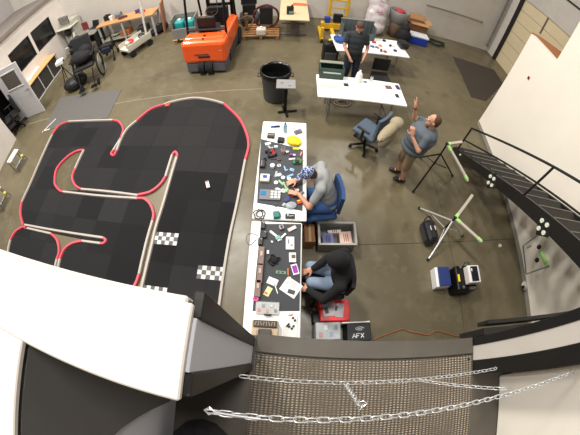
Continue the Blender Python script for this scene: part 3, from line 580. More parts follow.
T('yellow_toy', 'small yellow and black toy resting on the black backpack', 'toy', F(330, 66, 0) + Vector((.0, .2, .69)), .2, [('body', YEL, [('b', -.06, 0, .03, .08, .05, .05), ('b', 0, .02, .03, .04, .06, .03)]), ('arm', BLACK, [('t', [(.02, 0, .03), (.1, .05, .06), (.16, 0, .03)], .008), ('t', [(.02, 0, .03), (.1, -.05, .06)], .008)])])
# --- back table
T('blue_cloth', 'bright blue crumpled cloth at the left of the back table', 'cloth', on(339.5, 42, TZ), 0, [(None, mat((30, 70, 140), .8), [('s', (0, 0, .07), .15, .13, .07), ('s', (.08, .06, .06), .1, .1, .06), ('s', (-.06, .08, .08), .1, .08, .08)])])
gc = thing('grey_crate', 'large grey slatted crate standing on the back table behind the man', 'crate', on(357, 38, TZ) + Vector((0, .05, 0)), .04)
part('panel', mat((84, 92, 94), .5), [('b', 0, .14, .25, .9, .02, .46), ('b', 0, -.14, .1, .9, .02, .2), ('b', -.44, 0, .2, .02, .3, .4), ('b', .44, 0, .2, .02, .3, .4), ('b', 0, 0, .01, .9, .3, .02)], gc)
part('rim', mat((112, 120, 122), .5), [('b', 0, .14, .48, .92, .04, .03)] + [('b', -.36 + .12 * k, .125, .25, .012, .012, .44) for k in range(7)], gc)
bl = ['red', 'black', 'brown', 'orange', 'grey', 'white', 'dark', 'rust', 'blue', 'black']
bc = [(190, 60, 50), (36, 36, 38), (110, 70, 50), (220, 130, 80), (120, 120, 126), (224, 222, 220), (50, 48, 60), (160, 84, 60), (60, 80, 140), (40, 40, 44)]
bp_ = [(374, 43), (384, 41), (381, 51), (380, 46), (377, 48), (393, 46), (390, 46), (385, 52), (372, 47), (395, 51)]
bw = ['left part of the loose row', 'at the back edge of the table', 'near the front edge of the table', 'in the centre of the cluster', 'between red and brown pieces', 'next to the dark ring', 'round piece at the right', 'front centre of the cluster', 'closest to the standing man', 'nearest the front right corner']
for k in range(10):
    x, y = bp_[k]; p = on(x, y, TZ)
    pr = [('b', 0, 0, .02, .11, .06, .03), ('b', .02, 0, .04, .05, .045, .02)] if k % 2 == 0 else [('l', [(.02, 0), (.05, 0), (.05, .03), (.022, .032), (.02, 0)], 14)]
    T('model_part', '%s model car part on the back table, %s' % (bl[k], bw[k]), 'model car part', p, k * .7, [(None, mat(bc[k], .5), pr)], 'model parts on the back table')
T('shoulder_bag', 'black shoulder bag at the right end of the back table', 'bag', on(402, 47, TZ), .1, [('body', BLACK, [('b', 0, 0, .09, .26, .34, .17, 0, 0, 0, .05)]), ('flap', RUB, [('b', 0, -.06, .175, .24, .2, .02)])])
# wood table with T foot
wt = thing('pedestal_table', 'pale wooden table with a grey pedestal foot by the back wall', 'table', (.45, 9.08, 0), -.02)
part('tabletop', mat((208, 186, 150), .5, var=.06), [('b', 0, 0, .72, .86, 1.86, .04)], wt)
part('column', mat((104, 100, 96), .5), [('b', 0, -.45, .37, .16, .1, .68), ('b', 0, .45, .37, .16, .1, .68)], wt); part('foot', mat((96, 92, 88), .5), [('b', 0, -.45, .025, .8, .1, .05), ('b', 0, .45, .025, .8, .1, .05)], wt)
T('black_canister', 'black canister with a teal label on the pale wooden table', 'canister', F(290, 14, .74), .1, [('body', BLACK, [('b', 0, 0, .13, .2, .12, .26)]), ('label', mat((90, 150, 140), .5), [('b', .02, -.063, .08, .12, .006, .08)]), ('cap', BLACK, [('c', (.05, 0, .26), (.05, 0, .3), .03)])])
T('orange_cloth', 'flat orange cloth at the back of the pale wooden table', 'cloth', F(300, 4.5, .745), -.05, [(None, mat((236, 100, 60), .8), [('b', 0, 0, .01, .44, .2, .02), ('b', -.2, -.08, .012, .1, .1, .02, .4)])])
# small grey stand by the trash can
T('pedestal_stand', 'small square grey topped stand beside the trash can', 'stand', F(285, 112, 0), -.03, [('top', mat((150, 150, 150), .4, .3), [('b', 0, 0, .76, .38, .3, .03)]), ('column', BLKM, [('b', 0, .02, .4, .07, .07, .72)]), ('foot', BLKM, [('b', .05, 0, .02, .42, .05, .04, .2), ('b', 0, 0, .02, .05, .36, .04, .3)]), ('clip', STEEL, [('b', -.08, .02, .78, .06, .02, .015), ('b', .07, -.07, .78, .05, .02, .012)])])
can = thing('trash_can', 'round grey trash can lined with a black bag', 'trash can', F(275.5, 97, 0), 0)
can.scale = (1.08, 1.08, 1.08)
part('barrel', mat((66, 70, 76), .5), [('l', [(0, 0), (.235, 0), (.25, .03), (.285, .66), (.3, .67), (.3, .7), (.28, .7), (.24, .04), (0, .04)], 32)], can, True)
part('bag', mat((14, 14, 16), .25), [('l', [(.305, .6), (.312, .66), (.31, .715), (.29, .725), (.27, .68), (.25, .35), (.2, .2), (0, .17)], 32), ('s', (.06, .05, .3), .12, .1, .1), ('s', (-.09, -.03, .28), .1, .12, .09)], can, True)
part('handle', DGREY, [('t', [(.3, -.06, .6), (.35, -.06, .58), (.35, .06, .58), (.3, .06, .6)], .012), ('t', [(-.3, -.06, .6), (-.35, -.06, .58), (-.35, .06, .58), (-.3, .06, .6)], .012)], can)
part('paper_scrap', mat((120, 120, 124), .5), [('b', .06, .1, .42, .1, .02, .02, .5), ('b', .0, .12, .42, .02, .08, .02, .5)], can)

# ================================================================== CHAIRS
def office_chair(label, loc, rz, cm, name='office_chair', arms=True):
    t = thing(name, label, 'chair', loc, rz)
    part('seat', cm, [('b', 0, 0, .47, .48, .47, .08, 0, 0, 0, .035)], t)
    bk = MB(); n = 12
    for a in range(1):
        pts = [(.25 * math.sin(q), -.22 - .06 * math.cos(q), 0) for q in [(-1.1 + 2.2 * k / n) for k in range(n + 1)]]
        prof = [(p[0], p[1]) for p in pts] + [(p[0] * .9, p[1] + .05) for p in pts[::-1]]
        bk.prism(prof, .58, 1.0)
    o = bk.build('backrest', cm, t)
    part('back_bracket', BLKM, [('b', 0, -.27, .62, .07, .03, .4), ('b', 0, -.16, .42, .07, .26, .03)], t)
    if arms:
        for s in (-1, 1): part('armrest', BLACK, [('b', s * .29, -.02, .68, .05, .26, .03), ('b', s * .285, -.02, .55, .03, .05, .25)], t)
    part('gas_column', BLKM, [('c', (0, 0, .1), (0, 0, .44), .028)], t)
    base = part('base', BLKM, [('b', .15 * math.cos(a), .15 * math.sin(a), .085, .3, .045, .03, a) for a in [k * 2 * PI / 5 for k in range(5)]], t)
    for k in range(5):
        a = k * 2 * PI / 5; part('caster', RUB, [('c', (.29 * math.cos(a) - .015, .29 * math.sin(a), .035), (.29 * math.cos(a) + .015, .29 * math.sin(a), .035), .035)], base)
    return t
office_chair('blue grey task chair with a khaki jacket slung over it, beside the bright table', (F(369, 129, .5)[0], F(369, 129, .5)[1], 0), .785, mat((74, 88, 104), .8))
T('khaki_jacket', 'khaki jacket slung over the blue grey task chair', 'jacket', F(389, 131, 1.0) , .785, [('cloth', mat((156, 144, 118), .9, bump=.3), [('s', (0, 0, 0), .36, .1, .09), ('s', (.26, .0, .03), .15, .12, .1), ('s', (-.16, -.04, -.1), .16, .07, .12), ('s', (.0, -.06, -.15), .24, .05, .16)]), ('collar', mat((56, 56, 54), .9), [('s', (.3, .02, .07), .06, .07, .03)])])
office_chair('blue upholstered chair with the grey shirted man on it', (.64, 2.16, 0), PI / 2 + .1, mat((40, 70, 116), .9), arms=False)
office_chair('black chair under the person in the black hoodie', (.66, .98, 0), PI / 2, mat((24, 24, 26), .9), arms=False)
oc = office_chair('black office chair beside the open door on the left', F(20, 127, 0), 2.4, mat((28, 28, 30), .8))

oc.scale = (1.15, 1.15, 1.1)
# ================================================================== PEOPLE
def frm(d, up=(0, 0, 1)):
    d = Vector(d).normalized(); up = Vector(up); x = d.cross(up)
    if x.length < 1e-4: x = Vector((1, 0, 0))
    x.normalize(); u = x.cross(d).normalized()
    return Matrix((x, d, u)).transposed()     # columns: right, forward, up
def caps(mb, a, b, r0, r1):
    a, b = Vector(a), Vector(b); mb.cyl(a, b, r0, r1, 14); mb.sph(a, r0, n=12); mb.sph(b, r1, n=12)
def melt(mb, name, m, parent, vox=.009, sm=4):
    me = bpy.data.meshes.new('tmp'); mb.bm.to_mesh(me); mb.bm.free(); o = bpy.data.objects.new('tmp', me); COL.objects.link(o)
    r = o.modifiers.new('r', 'REMESH'); r.mode = 'VOXEL'; r.voxel_size = vox
    s = o.modifiers.new('s', 'SMOOTH'); s.iterations = sm; s.factor = .5
    dg = bpy.context.evaluated_depsgraph_get(); nm = bpy.data.meshes.new_from_object(o.evaluated_get(dg))
    bpy.data.objects.remove(o); nm.name = name; nm.materials.clear(); nm.materials.append(m)
    nm.polygons.foreach_set('use_smooth', [True] * len(nm.polygons))
    q = bpy.data.objects.new(name, nm); COL.objects.link(q); q.parent = parent; return q
def hand(mb, wr, d, pn, side, curl):
    """wrist, direction of the fingers, palm normal, thumb side (+1/-1), finger bend"""
    d = Vector(d).normalized(); pn = Vector(pn); pn = (pn - d * pn.dot(d)).normalized(); sx = d.cross(pn) * side; wr = Vector(wr)
    M = Matrix((sx, d, pn)).transposed()
    mb.sph(wr + d * .05, .042, .055, .018, M); caps(mb, wr - d * .02, wr + d * .03, .026, .026)
    for k, (off, L) in enumerate(((.03, .072), (.01, .08), (-.011, .074), (-.03, .058))):
        p = wr + d * .092 + sx * off; dirn = d + sx * off * 3
        for j in range(3):
            q = p + dirn.normalized() * L * (.42, .33, .25)[j]
            caps(mb, p, q, .0095 - .0007 * j, .0088 - .0007 * j); p = q; dirn = (dirn + pn * curl).normalized()
    p = wr + d * .03 + sx * .034; q = p + (d * .6 + sx * .7 + pn * .15).normalized() * .045; caps(mb, p, q, .013, .011)
    caps(mb, q, q + (d * .9 + sx * .25 + pn * .3).normalized() * .034, .011, .009)
def person(label, J, face, M, hat=None, hood=False, sleeves='short', shorts=False, hands=None, hair=(60, 44, 34), extra=None, bulk=1.0):
    t = thing('person', label, 'person', (J['hip'][0], J['hip'][1], 0)); O = Vector((J['hip'][0], J['hip'][1], 0))
    J = {k: (Vector(v) if k == 'toe' else Vector(v) - O) for k, v in J.items()}
    b = MB(); hd = J['head']; fd = Vector(face).normalized(); R = frm(fd, J.get('hup', O * 0 + Vector((0, 0, 1))) if 'hup' in J else (0, 0, 1))
    def hp(x, y, z): return hd + R @ Vector((x, y, z))
    # head with face
    b.sph(hd + R @ Vector((0, -.01, .02)), .076, .096, .1, R, 20); b.sph(hp(0, .025, -.045), .057, .066, .072, R, 16)
    b.sph(hp(0, .1, -.02), .013, .02, .022, R); b.sph(hp(0, .085, -.07), .026, .012, .01, R); b.sph(hp(0, .075, -.1), .024, .02, .016, R)
    for s in (-1, 1): b.sph(hp(s * .078, -.005, -.01), .012, .02, .032, R)
    for s in (-1, 1): b.sph(hp(s * .03, .083, .022), .02, .01, .007, R)
    caps(b, J['neck'], hd + R @ Vector((0, -.02, -.06)), .062, .056)
    sl, sr = J['sl'], J['sr']; ch = (sl + sr) / 2; hip = J['hip']; ax = (sr - sl).normalized(); hx = J.get('hx', ax); 
    if not isinstance(hx, Vector): hx = Vector(hx)
    def torso(mb, g):
        up = (ch - hip).normalized(); fr = ax.cross(up).normalized(); Rm = Matrix((ax, fr, up)).transposed()
        for f_, wx, wy in ((-.02, .165, .115), (.25, .15, .115), (.5, .16, .12), (.75, .175, .125), (.95, .165, .105)):
            mb.sph(hip.lerp(ch, f_), wx * bulk + g, wy * bulk ** 2 + g, .17 if 0 < f_ < .9 else .12, Rm, 20)
        caps(mb, sl, sr, .062 + g, .062 + g); caps(mb, ch, J['neck'], .07 + g, .062 + g)
    def arm(mb, s, g, full):
        S_, E_, W_ = J['s' + s], J['e' + s], J['w' + s]
        caps(mb, S_, E_ if full > .99 else S_.lerp(E_, full), .056 + g, (.042 if full > .99 else .056 - .014 * full) + g)
        if full > 1.5: caps(mb, E_, E_.lerp(W_, .93), .042 + g, .03 + g)
    def leg(mb, s, g, frac):
        Hh, K, A = J['h' + s], J['k' + s], J['a' + s]
        caps(mb, Hh, K, .088 + g, .06 + g)
        e = K.lerp(A, frac); caps(mb, K, e, .058 + g, .058 + g - .02 * frac)
    torso(b, 0)
    for s in 'lr':
        arm(b, s, 0, 1.0); caps(b, J['e' + s], J['w' + s], .042, .027); leg(b, s, 0, 1.0)
        d, pn, sd, cu = hands[s]; hand(b, J['w' + s], d, pn, sd, cu)
        b.sph(J['a' + s] + Vector(J.get('toe', (0, -1, 0))) * .06 + Vector((0, 0, -.03)), .04, .04, .03)
    body = melt(b, 'body', SKIN, t, .0075, 3)
    g = MB(); torso(g, .016)
    for s in 'lr': arm(g, s, .016, 2 if sleeves == 'long' else .62)
    if hood: caps(g, J['neck'], hp(0, -.04, -.06), .1, .1)
    melt(g, 'hoodie' if hood else 'shirt', M['top'], t, .011, 14)
    g = MB(); g.sph(hip, .175, .135, .13, frm(J['fwd'] if 'fwd' in J else fd))
    for s in 'lr': leg(g, s, .018, .12 if shorts else .93)
    melt(g, 'shorts' if shorts else 'trousers', M['leg'], t, .011, 6)
    toe = Vector(J['toe']).normalized(); Rt = frm(toe)
    for s in 'lr':
        a = J['a' + s]; g = MB(); g.sph(a + toe * .06 + Vector((0, 0, -.045)), .05, .135, .04, Rt, 16); g.sph(a + Vector((0, 0, -.02)), .05, .055, .05, Rt, 14)
        melt(g, 'shoe', M.get('shoe', BLACK), t, .009, 3)
    g = MB(); g.sph(hp(0, -.022, .032), .083, .098, .098, R, 20)
    if hood:
        g = MB(); g.sph(hp(0, -.03, .02), .112, .125, .13, R, 20); caps(g, hp(0, -.07, -.03), J['neck'], .1, .1); melt(g, 'hood', M['top'], t, .009, 6)
    elif hat:
        c = part('cap', hat, [], t) if False else None
        g2 = MB(); g2.sph(hp(0, -.012, .05), .088, .108, .083, R, 20); cp = melt(g2, 'cap', hat, t, .008, 3)
        part('brim', hat, [('s', hp(0, .12, .045), .06, .065, .008, R)], cp)
    if not hood:
        g3 = MB(); g3.sph(hp(0, -.03, .03), .082, .092, .096, R, 20); g3.sph(hp(0, -.06, -.03), .07, .05, .05, R, 14); melt(g3, 'hair', mat(hair, .9, var=.3, scale=60), t, .008, 2)
    for s in (-1, 1):
        e = part('eye', WHITE, [('s', hp(s * .03, .086, .006), .011, .008, .008, R)], t, True); part('iris', BLACK, [('s', hp(s * .03, .0925, .006), .0045, .003, .005, R)], e, True)
    if extra: extra(t, J, hp, R)
    return t
# standing man behind the bright table
px_, py_ = 1.70, 5.9
def ex1(t, J, hp, R): part('belt', BLACK, [('l', [(.17, 0), (.176, 0), (.176, .04), (.17, .04)], 24, J['hip'] + Vector((0, 0, .03)))], t)
person('man in dark t-shirt and brown cap standing between the bright and the back table', dict(
    hip=(px_, py_, .93), neck=(px_ - .005, py_ + .02, 1.5), sl=(px_ + .19, py_ + .02, 1.44), sr=(px_ - .19, py_ + .02, 1.44), el=(px_ + .27, py_ - .04, 1.16), er=(px_ - .27, py_ - .04, 1.16),
    wl=(px_ + .17, py_ - .24, 1.0), wr=(px_ - .17, py_ - .24, 1.0), head=(px_, py_ - .0, 1.66), hl=(px_ + .09, py_, .9), hr=(px_ - .09, py_, .9), kl=(px_ + .1, py_ - .02, .5), kr=(px_ - .1, py_ - .02, .5),
    al=(px_ + .11, py_ + .02, .09), ar=(px_ - .11, py_ + .02, .09), toe=(0, -1, 0)), (-.05, -1, -.35), dict(top=mat((44, 48, 52), .9), leg=NAVY), hat=mat((84, 58, 44), .8),
    hands=dict(l=((-.3, -.6, -.5), (-.9, 0, -.3), 1, .5), r=((.3, -.6, -.5), (.9, 0, -.3), -1, .5)), extra=ex1, bulk=1.1)
# waving man
wx, wy = 2.26, 3.07
def ex4(t, J, hp, R):
    w_ = J['er'].lerp(J['wr'], .9); part('wrist_watch', BLACK, [('s', w_, .036, .036, .02)], t)
    part('beard', mat((120, 84, 64), .9), [('s', hp(0, .055, -.1), .05, .035, .035, R)], t)
person('man in grey t-shirt and khaki shorts raising one hand, beside the black light stand', dict(
    hip=(wx, wy, .95), neck=(wx + .05, wy - .08, 1.47), sl=(wx - .03, wy - .25, 1.41), sr=(wx + .09, wy + .12, 1.41), el=(wx - .12, wy - .33, 1.2), er=(wx - .12, wy + .18, 1.42),
    wl=(wx - .25, wy - .18, 1.36), wr=(wx - .2, wy + .16, 1.66), head=(wx + .03, wy - .1, 1.65), hl=(wx - .02, wy - .09, .92), hr=(wx + .02, wy + .09, .92), kl=(wx, wy - .1, .5), kr=(wx - .02, wy + .12, .5),
    al=(wx + .1, wy - .08, .09), ar=(wx + .06, wy + .14, .09), toe=(-.9, .3, 0)), (-1, .35, .05), dict(top=mat((88, 96, 104), .9), leg=mat((140, 122, 96), .9)), shorts=True,
    hands=dict(l=((-.2, .3, 1), (.3, .9, 0), 1, .7), r=((-.15, .1, 1), (-1, .1, 0), -1, .08)), hair=(84, 58, 42), extra=ex4, bulk=1.38).scale = (1.0, 1.0, 1.0)
# seated man, patterned cap
person('man in grey shirt and patterned blue cap bent over the further tool table', dict(
    hip=(.78, 2.2, .64), neck=(.55, 2.26, 1.08), sl=(.58, 2.1, 1.03), sr=(.62, 2.5, 1.03), el=(.44, 1.96, .8), er=(.46, 2.52, .83), wl=(.3, 2.16, .82), wr=(.28, 2.4, .82), head=(.42, 2.27, 1.13),
    hl=(.76, 2.1, .57), hr=(.76, 2.3, .57), kl=(.38, 2.06, .58), kr=(.44, 2.34, .58), al=(.5, 2.06, .1), ar=(.5, 2.34, .1), toe=(-1, 0, 0)), (-1, .05, -.9), dict(top=mat((146, 149, 150), .95), leg=mat((52, 84, 134), .9)), hat=PLAID,
    hands=dict(l=((-.9, .35, -.1), (0, 0, -1), -1, .35), r=((-.9, -.3, -.1), (0, 0, -1), 1, .35)), hair=(60, 50, 44))
# person in the black hoodie
def ex3(t, J, hp, R): part('drawstring', mat((190, 170, 150), .8), [('t', [hp(-.03, .1, -.14), hp(-.04, .15, -.2), hp(-.02, .2, -.24)], .004, 6)], t)
person('person in black hoodie and pale jeans seated at the near table', dict(
    hip=(.84, .98, .64), neck=(.74, .99, 1.1), sl=(.72, .78, 1.03), sr=(.8, 1.19, 1.03), el=(.56, .68, .8), er=(.64, 1.22, .78), wl=(.38, .84, .68), wr=(.46, 1.12, .66), head=(.66, 1.04, 1.2),
    hl=(.86, .9, .57), hr=(.86, 1.08, .57), kl=(.44, .96, .58), kr=(.44, 1.18, .58), al=(.52, .96, .1), ar=(.5, 1.16, .1), toe=(-1, 0, 0)), (-1, .1, -.8), dict(top=mat((24, 24, 26), .95), leg=mat((128, 146, 168), .9)), hood=True, sleeves='long',
    hands=dict(l=((-.9, .3, -.3), (0, 0, -1), -1, .4), r=((-.9, -.2, -.3), (0, 0, -1), 1, .4)), extra=ex3)
# ================================================================== FLOOR ITEMS NEAR THE TABLES
t = thing('storage_bin', 'clear grey plastic bin of packages on the floor behind the grey shirted man', 'storage bin', F(334, 241, 0), -.02)
part('tub', mat((150, 150, 146), .4, alpha=.85), [('b', 0, .17, .15, .56, .02, .3), ('b', 0, -.17, .15, .56, .02, .3), ('b', .27, 0, .15, .02, .34, .3), ('b', -.27, 0, .15, .02, .34, .3), ('b', 0, 0, .01, .56, .36, .02)], t)
part('rim', mat((172, 172, 168), .4), [('b', 0, .18, .3, .6, .03, .02), ('b', 0, -.18, .3, .6, .03, .02), ('b', .285, 0, .3, .03, .36, .02), ('b', -.285, 0, .3, .03, .36, .02)], t)
for k, (x, y, sx, sy, c_, lab) in enumerate(((-.13, -.05, .18, .2, (120, 124, 170), 'blue and white printed package in the grey bin'), (-.02, .08, .22, .06, (220, 214, 206), 'white package at the back of the grey bin'), (.15, -.03, .2, .22, (216, 186, 170), 'pinkish package on the right in the grey bin'))):
    T('package', lab, 'package', F(334, 241, 0) + Vector((x, y, .021)), .05, [('wrap', mat(c_, .4), [('b', 0, 0, .09, sx, sy, .18)]), ('print', mat((70, 70, 130) if k == 0 else (150, 90, 80), .5), [('b', -.03 + .03 * q, 0, .182, .012, sy * .6, .004) for q in range(3)])], 'packages in the grey bin')
T('small_carton', 'small brown carton on the floor left of the grey bin', 'carton', F(308, 240, 0), 0, [('box', CARD, [('b', 0, 0, .14, .16, .3, .28)]), ('tape', mat((190, 160, 120), .4), [('b', 0, 0, .282, .04, .29, .003)])])
T('red_parts_case', 'red open case with clear bags of parts near the platform edge', 'case', (F(335, 314, .28)[0], F(335, 314, .28)[1] + .05, 0), -.02, [('case', mat((222, 30, 36), .4), [('b', 0, 0, .14, .42, .3, .28)]), ('parts_bag', mat((200, 200, 206), .2, alpha=.7), [('b', -.08, .02, .286, .17, .2, .012, .1), ('b', .07, .0, .286, .11, .2, .012, -.15)]), ('metal_part', DGREY, [('b', -.12, .0, .295, .05, .08, .01, .3), ('b', .02, .03, .295, .03, .07, .01, -.3)])])
T('clear_parts_case', 'clear lidded case of assorted parts, left of the black carton', 'case', (F(328, 331, .3)[0], F(328, 331, .3)[1] - .1, 0), -.02, [('tray', mat((176, 180, 186), .3), [('b', 0, .1, .15, .34, .24, .3)]), ('lid', mat((225, 232, 235), 0.12, alpha=0.15, var=.02), [('b', 0, .1, .315, .345, .245, .012)])] + [('contents', m, [('b', -.1 + .07 * k, .1 + .05 * ((k % 2) * 2 - 1), .304, .05, .07, .006)]) for k, m in enumerate((mat((210, 120, 100), .5), WHITE, mat((120, 140, 170), .5), GREY))])
t = thing('black_carton', 'black carton with white lettering next to the clear parts case', 'carton', (F(360, 332, .3)[0] - .01, F(360, 332, .3)[1], 0), -.02)
part('box', BLACK, [('b', 0, 0, .15, .34, .26, .3)], t); part('side_card', WHITE, [('b', -.04, .14, .16, .4, .02, .3)], t)
def letters(ch, par, s, M, m):
    segs = {'A': [[(0, 0), (.4, 1), (.8, 0)], [(.16, .4), (.64, .4)]], 'F': [[(0, 0), (0, 1), (.7, 1)], [(0, .5), (.55, .5)]], 'X': [[(0, 0), (.7, 1)], [(0, 1), (.7, 0)]]}
    for k, c in enumerate(ch):
        part('letter', m, [('t', [M @ Vector(((x + k * 1.0) * s, y * s, 0)) for x, y in pl], s * .1, 5) for pl in segs[c]], par)
letters('AFX', t, .06, Matrix.Translation((-.1, -.08, .302)), WHITE)
part('emblem', WHITE, [('t', [(.01 + .06 * math.cos(a) , .05 + .022 * math.sin(a), .302) for a in [k * .35 for k in range(16)]], .004, 5), ('t', [(-.03, .045, .302), (.05, .055, .302)], .004, 5)], t)
T('small_black_box', 'little black box behind the clear parts case', 'box', F(315, 318, 0), 0, [(None, BLACK, [('b', 0, 0, .09, .1, .2, .18)])])
T('orange_cable', 'thin orange brown cable snaking over the floor along the platform', 'cable', (0, 0, 0), 0, [(None, mat((150, 92, 50), .6), [('t', crom([F(x, y, .012) for x, y in ((373, 340), (385, 335), (396, 331), (403, 329), (411, 332), (418, 333), (428, 335), (436, 331), (446, 333), (458, 336), (475, 334), (490, 332))], 6), .009, 6)])])
# cases by the right
T('blue_lid_box', 'white box with a speckled dark blue lid, left of the equipment case', 'box', F(437.5, 280, 0), -.06, [('base', WHITE, [('b', 0, 0, .09, .26, .34, .18)]), ('lid', mat((34, 52, 110), .5, var=.4, scale=60), [('b', .025, 0, .195, .225, .325, .03)])])
t = thing('equipment_case', 'black case with white topped device strapped on, beside the blue lidded box', 'equipment case', F(456.5, 283, 0), -.05)
t.scale = (.93, .93, .93)
part('body', BLKM, [('b', 0, 0, .17, .44, .46, .34, 0, 0, 0, .03)], t); tp = part('device', mat((228, 222, 220), .4), [('b', .08, .02, .42, .26, .32, .16, 0, 0, 0, .02)], t)
part('screen', mat((24, 28, 40), .25), [('b', .08, .02, .503, .16, .27, .008)], tp); part('switch', WHITE, [('b', .02, .09, .51, .02, .05, .01)], tp)
part('label', YEL, [('b', -.17, .0, .342, .04, .13, .006)], t); part('latch', STEEL, [('b', -.1, .2, .345, .05, .05, .03, .5), ('b', -.1, -.17, .345, .05, .05, .03, .5), ('c', (.03, -.2, .36), (.15, -.2, .36), .03)], t)
part('handle', DGREY, [('t', [(0, .23, .3), (.02, .28, .34), (.12, .28, .34), (.14, .23, .3)], .014)], t)
T('black_satchel', 'shiny black bag on the floor between the two light stands', 'bag', F(425.5, 236, 0), .05, [('body', mat((26, 26, 32), .25), [('b', 0, 0, .14, .24, .42, .26, 0, 0, 0, .07)]), ('buckle', SILV, [('b', -.02, .03, .272, .02, .08, .01), ('b', .07, .03, .272, .02, .08, .01)]), ('strap', BLACK, [('t', crom([(-.08, .2, .22), (0, .25, .28), (.08, .2, .22)], 4), .012)])])
T('bottle_cap', 'tiny pale cap lying on the floor near the black case', 'bottle cap', F(499.5, 246, 0), 0, [(None, mat((224, 220, 200), .5), [('c', (0, 0, 0), (0, 0, .03), .035)])])
# tripods with V shaped arms
WARM = mat((182, 174, 158), .5)
def vstand(name, label, feet, apex_z, legm, arms, armm, top=None):
    base = sum((F(*p) for p in feet), Vector()) / 3
    t = thing(name, label, 'light stand', base)
    hub = Vector((0, 0, .34)) if top is None else top - base
    for p in feet:
        q = F(*p) - base; q.z = .02
        l = part('leg', legm, [('t', [q, hub + Vector((0, 0, .12))], .016), ('t', [q.lerp(hub, .45) , hub - Vector((0, 0, .16))], .009)], t)
        part('foot', RUB, [('s', q, .028)], l)
    part('pole', BLKM, [('t', [hub - Vector((0, 0, .2)), Vector((hub.x, hub.y, apex_z))], .016), ('s', (hub.x, hub.y, apex_z), .035)], t)
    for a, z in arms:
        A = Vector((hub.x, hub.y, apex_z)); E_ = F(a[0], a[1], z) - base; d = (E_ - A)
        m_ = A.lerp(E_, .5); rz = math.atan2(d.y, d.x); ry = -math.atan2(d.z, math.hypot(d.x, d.y))
        ar = part('light_bar', armm, [('b', m_.x, m_.y, m_.z, d.length, .055, .035, rz, 0, ry)], t)
        for f_ in ((.12, .9) if (a, z) == arms[1] else (.1,)):
            c = A.lerp(E_, f_); part('end_clip', LIME, [('b', c.x, c.y, c.z, .09, .06, .045, rz, 0, ry)], ar)
    return t
vstand('light_stand', 'silver legged tripod with two bar lights in a V, beside the black bag', ((419, 208.5), (427.5, 260), (462, 236)), .55, SILV, (((472.5, 195), .62), ((482, 242), .62)), WARM, top=F(449, 224, .33))
vstand('light_stand', 'black legged tripod with bar lights next to the waving man', ((413, 192), (420, 158), (452, 176)), 1.0, BLKM, (((462, 142), .95), ((468, 181), .75)), WARM, top=F(438, 158, .6))
# device hung on the office wall below the stairs
t = thing('wall_fixture', 'bent tube light frame with green bracket against the cream wall under the stairs', 'light frame', F(531, 282, 0))
b0 = F(531, 282, 0)
def wf(x, y, z): return F(x, y, z) - b0
part('frame', GREY, [('t', [wf(542, 232, .9), wf(523, 246, .9), wf(526, 273, .5)], .014), ('t', [wf(526, 274, .5), wf(560, 262, .9)], .014), ('t', [wf(527, 248, .9), wf(531, 246, .9)], .012)], t)
part('bracket', LIME, [('b', *wf(543, 257, .75), .09, .22, .07, .3), ('b', *wf(546, 264, .75), .05, .1, .06)], t)
for x, y in ((539, 247), (537, 260), (550, 255)): part('clamp', BLACK, [('s', wf(x, y, .75), .045, .045, .05)], t)
part('foot', mat((206, 200, 190), .5), [('s', wf(525, 286, .05), .1, .1, .05), ('s', wf(532, 276, .08), .05)], t); part('foot_knob', BLACK, [('s', wf(523, 287, .1), .035)], t)

# ================================================================== LEFT SIDE
def stool(label, px, py):
    return T('step_stool', label, 'step stool', F(px, py, 0), -.15, [('seat', WHITE, [('b', 0, 0, .4, .2, .42, .035)]), ('frame', mat((96, 92, 88), .5), [('t', [(-.08, .18, .39), (-.12, .2, .02)], .012), ('t', [(.08, .18, .39), (.18, .2, .02)], .012), ('t', [(-.08, -.18, .39), (-.12, -.2, .02)], .012), ('t', [(.08, -.18, .39), (.18, -.2, .02)], .012), ('t', [(.16, -.2, .15), (.16, .2, .15)], .01)]), ('step', STEEL, [('b', .14, -.05, .2, .1, .36, .02)]), ('pad', mat((200, 196, 90), .6), [('s', (.16, .14, .22), .05, .05, .05)])])
stool('white topped step stool standing farther from the ledge', 21, 165)
stool('white topped step stool nearest the left picture edge', 5, 202)
cb = thing('low_cabinet', 'long low cabinet with dark open bays and a wooden top below the windows', 'cabinet', (-8.12, 7.35, 0), .035)
part('worktop', mat((214, 164, 112), .5, var=.1), [('b', 0, 0, .72, .48, 2.0, .035)], cb)
part('carcass', mat((60, 58, 56), .6), [('b', -.02, 0, .36, .38, 1.92, .68)], cb)
for y in (-.98, -.33, .33, .98): part('upright', mat((190, 186, 180), .5), [('b', .2, y, .36, .03, .04, .7)], cb)
part('plinth_rail', mat((190, 186, 180), .5), [('b', .2, 0, .03, .03, 1.96, .04)], cb)
T('paper_stack', 'white sheets spread over the cabinet top below the windows', 'paper', F(32, 74, .74), .2, [(None, WHITE, [('b', 0, 0, .006, .3, .8, .008, -.15), ('b', .03, -.35, .01, .24, .3, .008, .3)])])
d2 = thing('door_2', None, None, (-8.25, 5.72, 0), .14); d2['kind'] = 'structure'
part('door_leaf', mat((206, 204, 206), .5, var=.04), [('b', .57, 0, 1.0, 1.1, .045, 1.98)], d2)
part('door_glass', mat((96, 92, 88), .2), [('b', .62, 0, 1.5, .62, .052, .55)], d2)
part('door_glass_trim', mat((220, 218, 216), .5), [('b', .62, -.01, 1.2, .7, .05, .04), ('b', .62, -.01, 1.8, .7, .05, .04)], d2)
part('door_handle', STEEL, [('c', (1.03, -.02, 1.0), (1.03, -.08, 1.0), .02), ('c', (1.05, -.08, 1.0), (.93, -.08, 1.0), .012)], d2)
